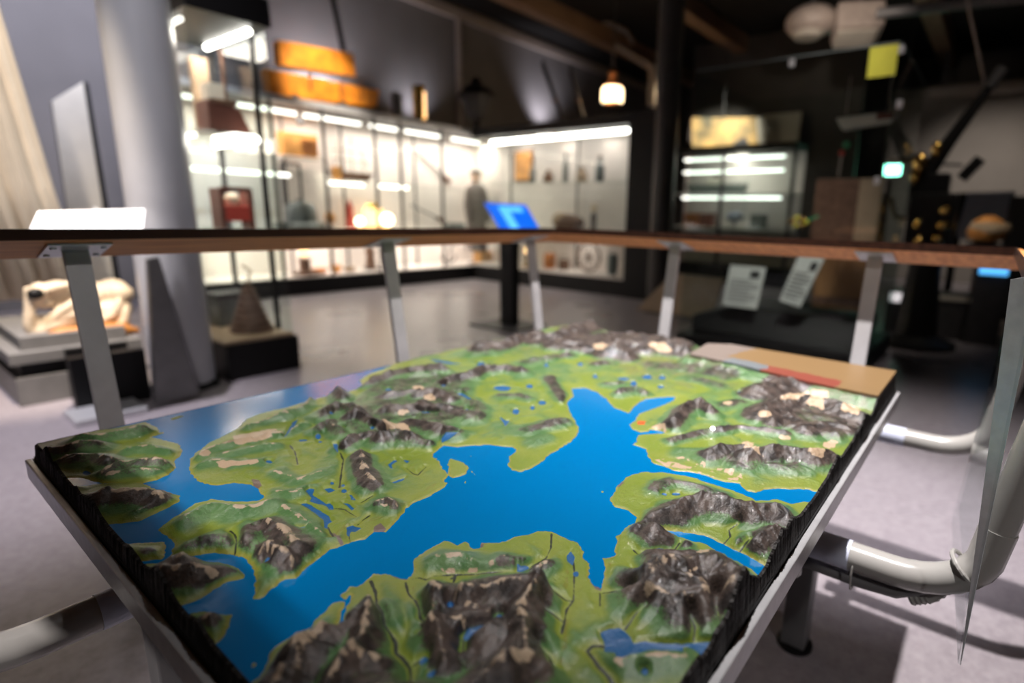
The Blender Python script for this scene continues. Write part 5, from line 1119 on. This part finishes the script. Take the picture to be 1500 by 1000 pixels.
a, b_ = at(1112, 170, x=11.4), at(1165, 238, x=11.4)
struct('wall_partition', MB().bb(11.3, 11.42, 2.3, 5.6, 0, CZ), M['walldark'])
a, b_ = at(1118, 168, x=11.0), at(1166, 236, x=11.0)
t = thing('grey_board', 'plain grey display board right of the golden seascape painting', 'board', (11.0, a.y, b_.z)); ob('board', MB().bb(11.0, 11.05, b_.y, a.y, b_.z, a.z), M['beige'], t, bevel=.01); ob('bracket', MB().bb(11.05, 11.295, (a.y+b_.y)/2 - .1, (a.y+b_.y)/2 + .1, b_.z + .2, b_.z + .4), M['dark'], t)

# ------------------------------------------------------------------ far right end of the hall
a, b_ = at(1330, 150, x=13.4), at(1560, 285, x=13.4)
struct('wall_screen', MB().bb(13.4, 13.5, b_.y - .6, a.y + .3, 0, a.z + .25), mat('pale_partition_paint', (.30, .27, .24), .8, 0, .06, 2))
a, b_ = at(1362, 142, x=13.2), at(1540, 134, x=13.2)
t = thing('ceiling_lamp_bar', 'long pale horizontal bar above the far partition', 'lamp bar', (13.2, (a.y+b_.y)/2, a.z)); ob('bar', MB().bb(13.1, 13.35, b_.y, a.y, a.z - .04, a.z + .12), M['trim'], t, bevel=.01)
for y in (a.y - .2, b_.y + .2): ob('hanger', MB().bb(13.2, 13.23, y - .015, y + .015, a.z + .1, CZ), M['dark'], t)
ex = at(1308, 249, x=12.0); t = thing('exit_light', 'small bright green exit light glowing beyond the tall glass case', 'light', (12, ex.y, ex.z - .06))
ob('light_face', MB().bb(11.97, 12.0, ex.y - .13, ex.y + .13, ex.z - .09, ex.z + .09), M['greenled'], t, bevel=.01); ob('housing', MB().bb(12.0, 12.06, ex.y - .15, ex.y + .15, ex.z - .11, ex.z + .11), M['dark'], t); ob('hanger', MB().bb(12.02, 12.04, ex.y - .01, ex.y + .01, ex.z + .1, CZ), M['dark'], t)
# mounted gun: slanted barrel, brass breech, pedestal
GXp = 6.0
g0, g1, g2 = at(1352, 262, x=GXp), at(1392, 205, x=GXp), at(1449, 128, x=GXp)
t = thing('deck_gun', 'black deck gun with long slanted barrel and brass fittings on a dark pedestal', 'gun', (GXp, at(1365, 330, x=GXp).y, 0))
ob('barrel', MB().tube([g0, g1, g2], [.075, .055, .035], 16), M['black'], t, smooth=True)
ob('muzzle', MB().tube([g2, g2 + (g2 - g1).normalized() * .16], .045, 14), M['dark'], t, smooth=True)
py = at(1365, 330, x=GXp).y
ob('pedestal', MB().lathe((GXp, py, 0), [(.34, 0), (.34, .04), (.18, .10), (.13, .7), (.16, g0.z - .32)], 24), M['black'], t, smooth=True)
ob('cradle', MB().box(((GXp, (g0.y+py)/2, g0.z - .14)), (.2, .3, .36)), M['black'], t, bevel=.02)
for (u, v, r_) in ((1347, 240, .075), (1341, 258, .055), (1372, 218, .05)):
    c = at(u, v, x=GXp - .16); ob('brass_fitting', MB().ball(c, r_, (1, .8, 1.3)), M['brass'], t, smooth=True)
for (u, v, r_) in ((1384, 309, .045), (1381, 331, .05), (1373, 350, .045), (1343, 330, .03), (1345, 353, .035)):
    c = at(u, v, x=GXp - .22); ob('brass_valve', MB().lathe((c.x, c.y, c.z - .03), [(r_*.7, 0), (r_, .02), (r_, .05), (r_*.5, .07)], 14), M['brass'], t, smooth=True)
for q in (((1305, 290), (1312, 318), (1345, 322)), ((1330, 325), (1372, 316)), ((1300, 232), (1345, 236)), ((1385, 332), (1400, 331))):
    ob('brass_pipe', MB().tube([at(u, v, x=GXp - .12) for u, v in q], .018, 8), M['brass'], t, smooth=True)
ob('yoke', MB().tube([at(1340, 300, x=GXp), at(1348, 275, x=GXp), g0], .05, 10), M['black'], t, smooth=True)
h0, h1, h2 = at(1372, 240, x=GXp), at(1410, 242, x=GXp), at(1437, 232, x=GXp)
ob('crossbar', MB().tube([h0, h1], .012, 8), M['dark'], t); ob('shoulder_rest', MB().beam(at(1408, 262, x=GXp), h2, .05, .09), M['black'], t, bevel=.01)
c = at(1365, 305, x=GXp - .1); ob('gear_box', MB().box((GXp + .02, c.y, c.z - .1), (.34, .36, .46)), M['black'], t, bevel=.03)
t = thing('hanging_rod', 'thin pale rod hanging from the ceiling above the gun muzzle', 'rod', (6.4, at(1432, 60, x=6.4).y, 2.3))
ob('rod', MB().tube([at(1416, -5, x=6.4), at(1444, 126, x=6.4)], .012, 8), M['trim'], t); p_ = at(1416, -5, x=6.4); ob('ceiling_link', MB().tube([p_, Vector((p_.x, p_.y + .05, CZ))], .012, 8), M['dark'], t)
P4 = [at(1398, 350, x=9.0), at(1475, 350, x=9.0), at(1488, 280, x=9.0), at(1418, 282, x=9.0)]
t = thing('grey_poster', 'slanted blue grey poster board with dark edge behind the deck gun', 'poster', (9.0, P4[0].y, .0)); ob('poster', MB().prism(P4, (.03, 0, 0)), M['bluepanel'], t)
ob('dark_edge', MB().prism([P4[0], P4[3], P4[3] + Vector((0, .1, 0)), P4[0] + Vector((0, .1, 0))], (.05, 0, 0)), M['black'], t)
for k in (0, 1): ob('stand_leg', MB().bb(9.0, 9.04, P4[k].y - .03, P4[k].y + .03, 0, P4[k].z + .05), M['black'], t)
P4 = [at(1380, 318, x=9.2), at(1412, 318, x=9.2), at(1414, 284, x=9.2), at(1372, 282, x=9.2)]
t = thing('small_poster', 'small blue grey board behind the brass valves', 'poster', (9.2, P4[0].y, 0)); ob('board', MB().prism(P4, (.03, 0, 0)), M['bluepanel'], t); ob('stand_leg', MB().bb(9.2, 9.24, P4[1].y, P4[1].y + .05, 0, P4[0].z), M['black'], t)
c = at(1446, 336, x=7.4); t = thing('amber_lamp_shade', 'warm lit tan dome on a dark stand at the right end of the rail', 'lamp', (7.4, c.y, 0))
ob('dome', MB().lathe((7.4, c.y, c.z - .14), [(.08, 0), (.16, .04), (.18, .12), (.14, .22), (.05, .28)], 24), M['orangelit'], t, smooth=True); ob('pale_band', MB().lathe((7.4, c.y - .02, c.z - .03), [(.182, 0), (.186, .05), (.165, .1)], 24), M['bone'], t, smooth=True)
ob('stand', MB().lathe((7.4, c.y, 0), [(.25, 0), (.25, .03), (.06, .06), (.06, c.z - .20), (.22, c.z - .14)], 20), M['dark'], t, smooth=True)
spot('dome_spot', (6.6, c.y + .3, 3.6), (7.4, c.y, c.z), 90, 18, .8, (1, .82, .6), .04)
# dark cabinet at the right frame edge behind the dome
a = at(1475, 300, x=8.4); t = thing('dark_cabinet', 'dark cabinet at the right edge behind the warm lit dome', 'cabinet', (8.6, a.y - .5, 0)); ob('body', MB().bb(8.4, 9.0, a.y - 1.2, a.y - .02, .05, a.z + .1), M['dark'], t, bevel=.01); ob('kick_board', MB().bb(8.45, 9.0, a.y - 1.2, a.y - .06, 0, .05), M['black'], t)
# low lit benches seen under the rail
for (u0, v0, u1, v1, mm, lab, nm, cat) in ((1304, 428, 1356, 446, 'whitelit', 'low white glowing light box on the floor under the right rail, left', 'light_box', 'light box'), (1374, 432, 1432, 444, 'beige', 'low pale bench on the floor right of the gun pedestal', 'low_bench', 'bench'), (1436, 388, 1476, 404, 'bluelit', 'small blue lit screen seen just below the right rail end', 'small_screen', 'screen')):
    X_ = 6.5 if v0 > 400 else 6.4
    a, b_ = at(u0, v0, x=X_), at(u1, v1, x=X_)
    t = thing(nm, lab, cat, (X_ + .2, (a.y+b_.y)/2, 0)); ob('face', MB().bb(X_, X_ + .02, b_.y, a.y, b_.z, a.z), M[mm] if mm != 'whitelit' else emit('dim_white_light_box', (1, .93, .95), .75), t); ob('body', MB().bb(X_ + .02, X_ + .4, b_.y - .02, a.y + .02, 0, a.z + .01), M['dark'], t, bevel=.006)
# things hanging under the ceiling
for nm, lab, q, rot in (('ceiling_projector', 'pale rounded projector hanging under the dark ceiling, left of a boxy one', (1188, 32), 0), ('ceiling_speaker', 'pale boxy speaker hanging under the dark ceiling right of a rounded projector', (1256, 34), .4)):
    c = at(*q, x=8.2); t = thing(nm, lab, nm.split('_')[1], (8.2, c.y, c.z - .2))
    R = Euler((0, .35 if rot else .1, rot)).to_matrix()
    if rot: ob('body', MB().box(c, (.40, .55, .34), rot=R), M['trim'], t, bevel=.05); ob('grille', MB().box(c + Vector((-.05, 0, -.19)), (.32, .45, .02), rot=R), M['beige'], t)
    else: ob('body', MB().ball(c, .33, (.9, 1, .62)), M['trim'], t, smooth=True); ob('lens', MB().lathe((c.x - .1, c.y, c.z - .22), [(.16, 0), (.2, .06)], 20), M['beige'], t, smooth=True)
    ob('hanger', MB().bb(c.x - .02, c.x + .02, c.y - .02, c.y + .02, c.z + .1, CZ), M['dark'], t)
a, b_ = at(1285, 20, x=8.0), at(1445, 2, x=8.0)
t = thing('ventilation_pipe', 'grey pipe running under the ceiling above the deck gun', 'pipe', (8, (a.y+b_.y)/2, a.z)); ob('pipe_run', MB().tube([a, b_, b_ + (b_ - a)], .06, 12), M['grey'], t, smooth=True); ob('hanger', MB().tube([(a+b_)/2, Vector((8, (a.y+b_.y)/2, CZ))], .012, 6), M['dark'], t)
# string of coloured ornaments in the tall case
c = at(1240, 212, x=4.9); t = thing('signal_light', 'small green and red signal light on a thin stand in the tall case', 'signal light', (4.9, c.y, 0.9))
ob('green_lens', MB().ball(c, .028), M['green'], t, smooth=True); c2_ = at(1233, 224, x=4.9); ob('red_lens', MB().ball(c2_, .022), M['red'], t, smooth=True); ob('stand', MB().tube([c2_ - Vector((0, 0, .02)), Vector((4.9, at(1228, 258, x=4.9).y, at(1228, 258, x=4.9).z))], .008, 6), M['trim'], t)
a, b_ = at(1228, 164, x=4.95), at(1312, 200, x=4.95)
t = thing('model_rowboat', 'pale model rowboat with red end hanging high in the tall case', 'model boat', (4.95, (a.y+b_.y)/2, b_.z)); mid_z = (a.z+b_.z)/2
ob('hull', MB().prism([(4.9, a.y, a.z - .05), (4.9, b_.y, a.z - .03), (4.9, b_.y + .03, a.z - .10), (4.9, a.y - .05, a.z - .14)], (.12, 0, 0)), M['beige'], t, bevel=.01); ob('red_end', MB().prism([(4.895, b_.y + .14, a.z - .04), (4.895, b_.y + .02, a.z - .04), (4.895, b_.y + .03, a.z - .085), (4.895, b_.y + .14, a.z - .09)], (.13, 0, 0)), M['redbrown'], t); 
for y in (a.y - .06, b_.y + .08): ob('cord', MB().tube([(4.95, y, a.z - .04), (4.95, y, GZ)], .004, 5), M['trim'], t)
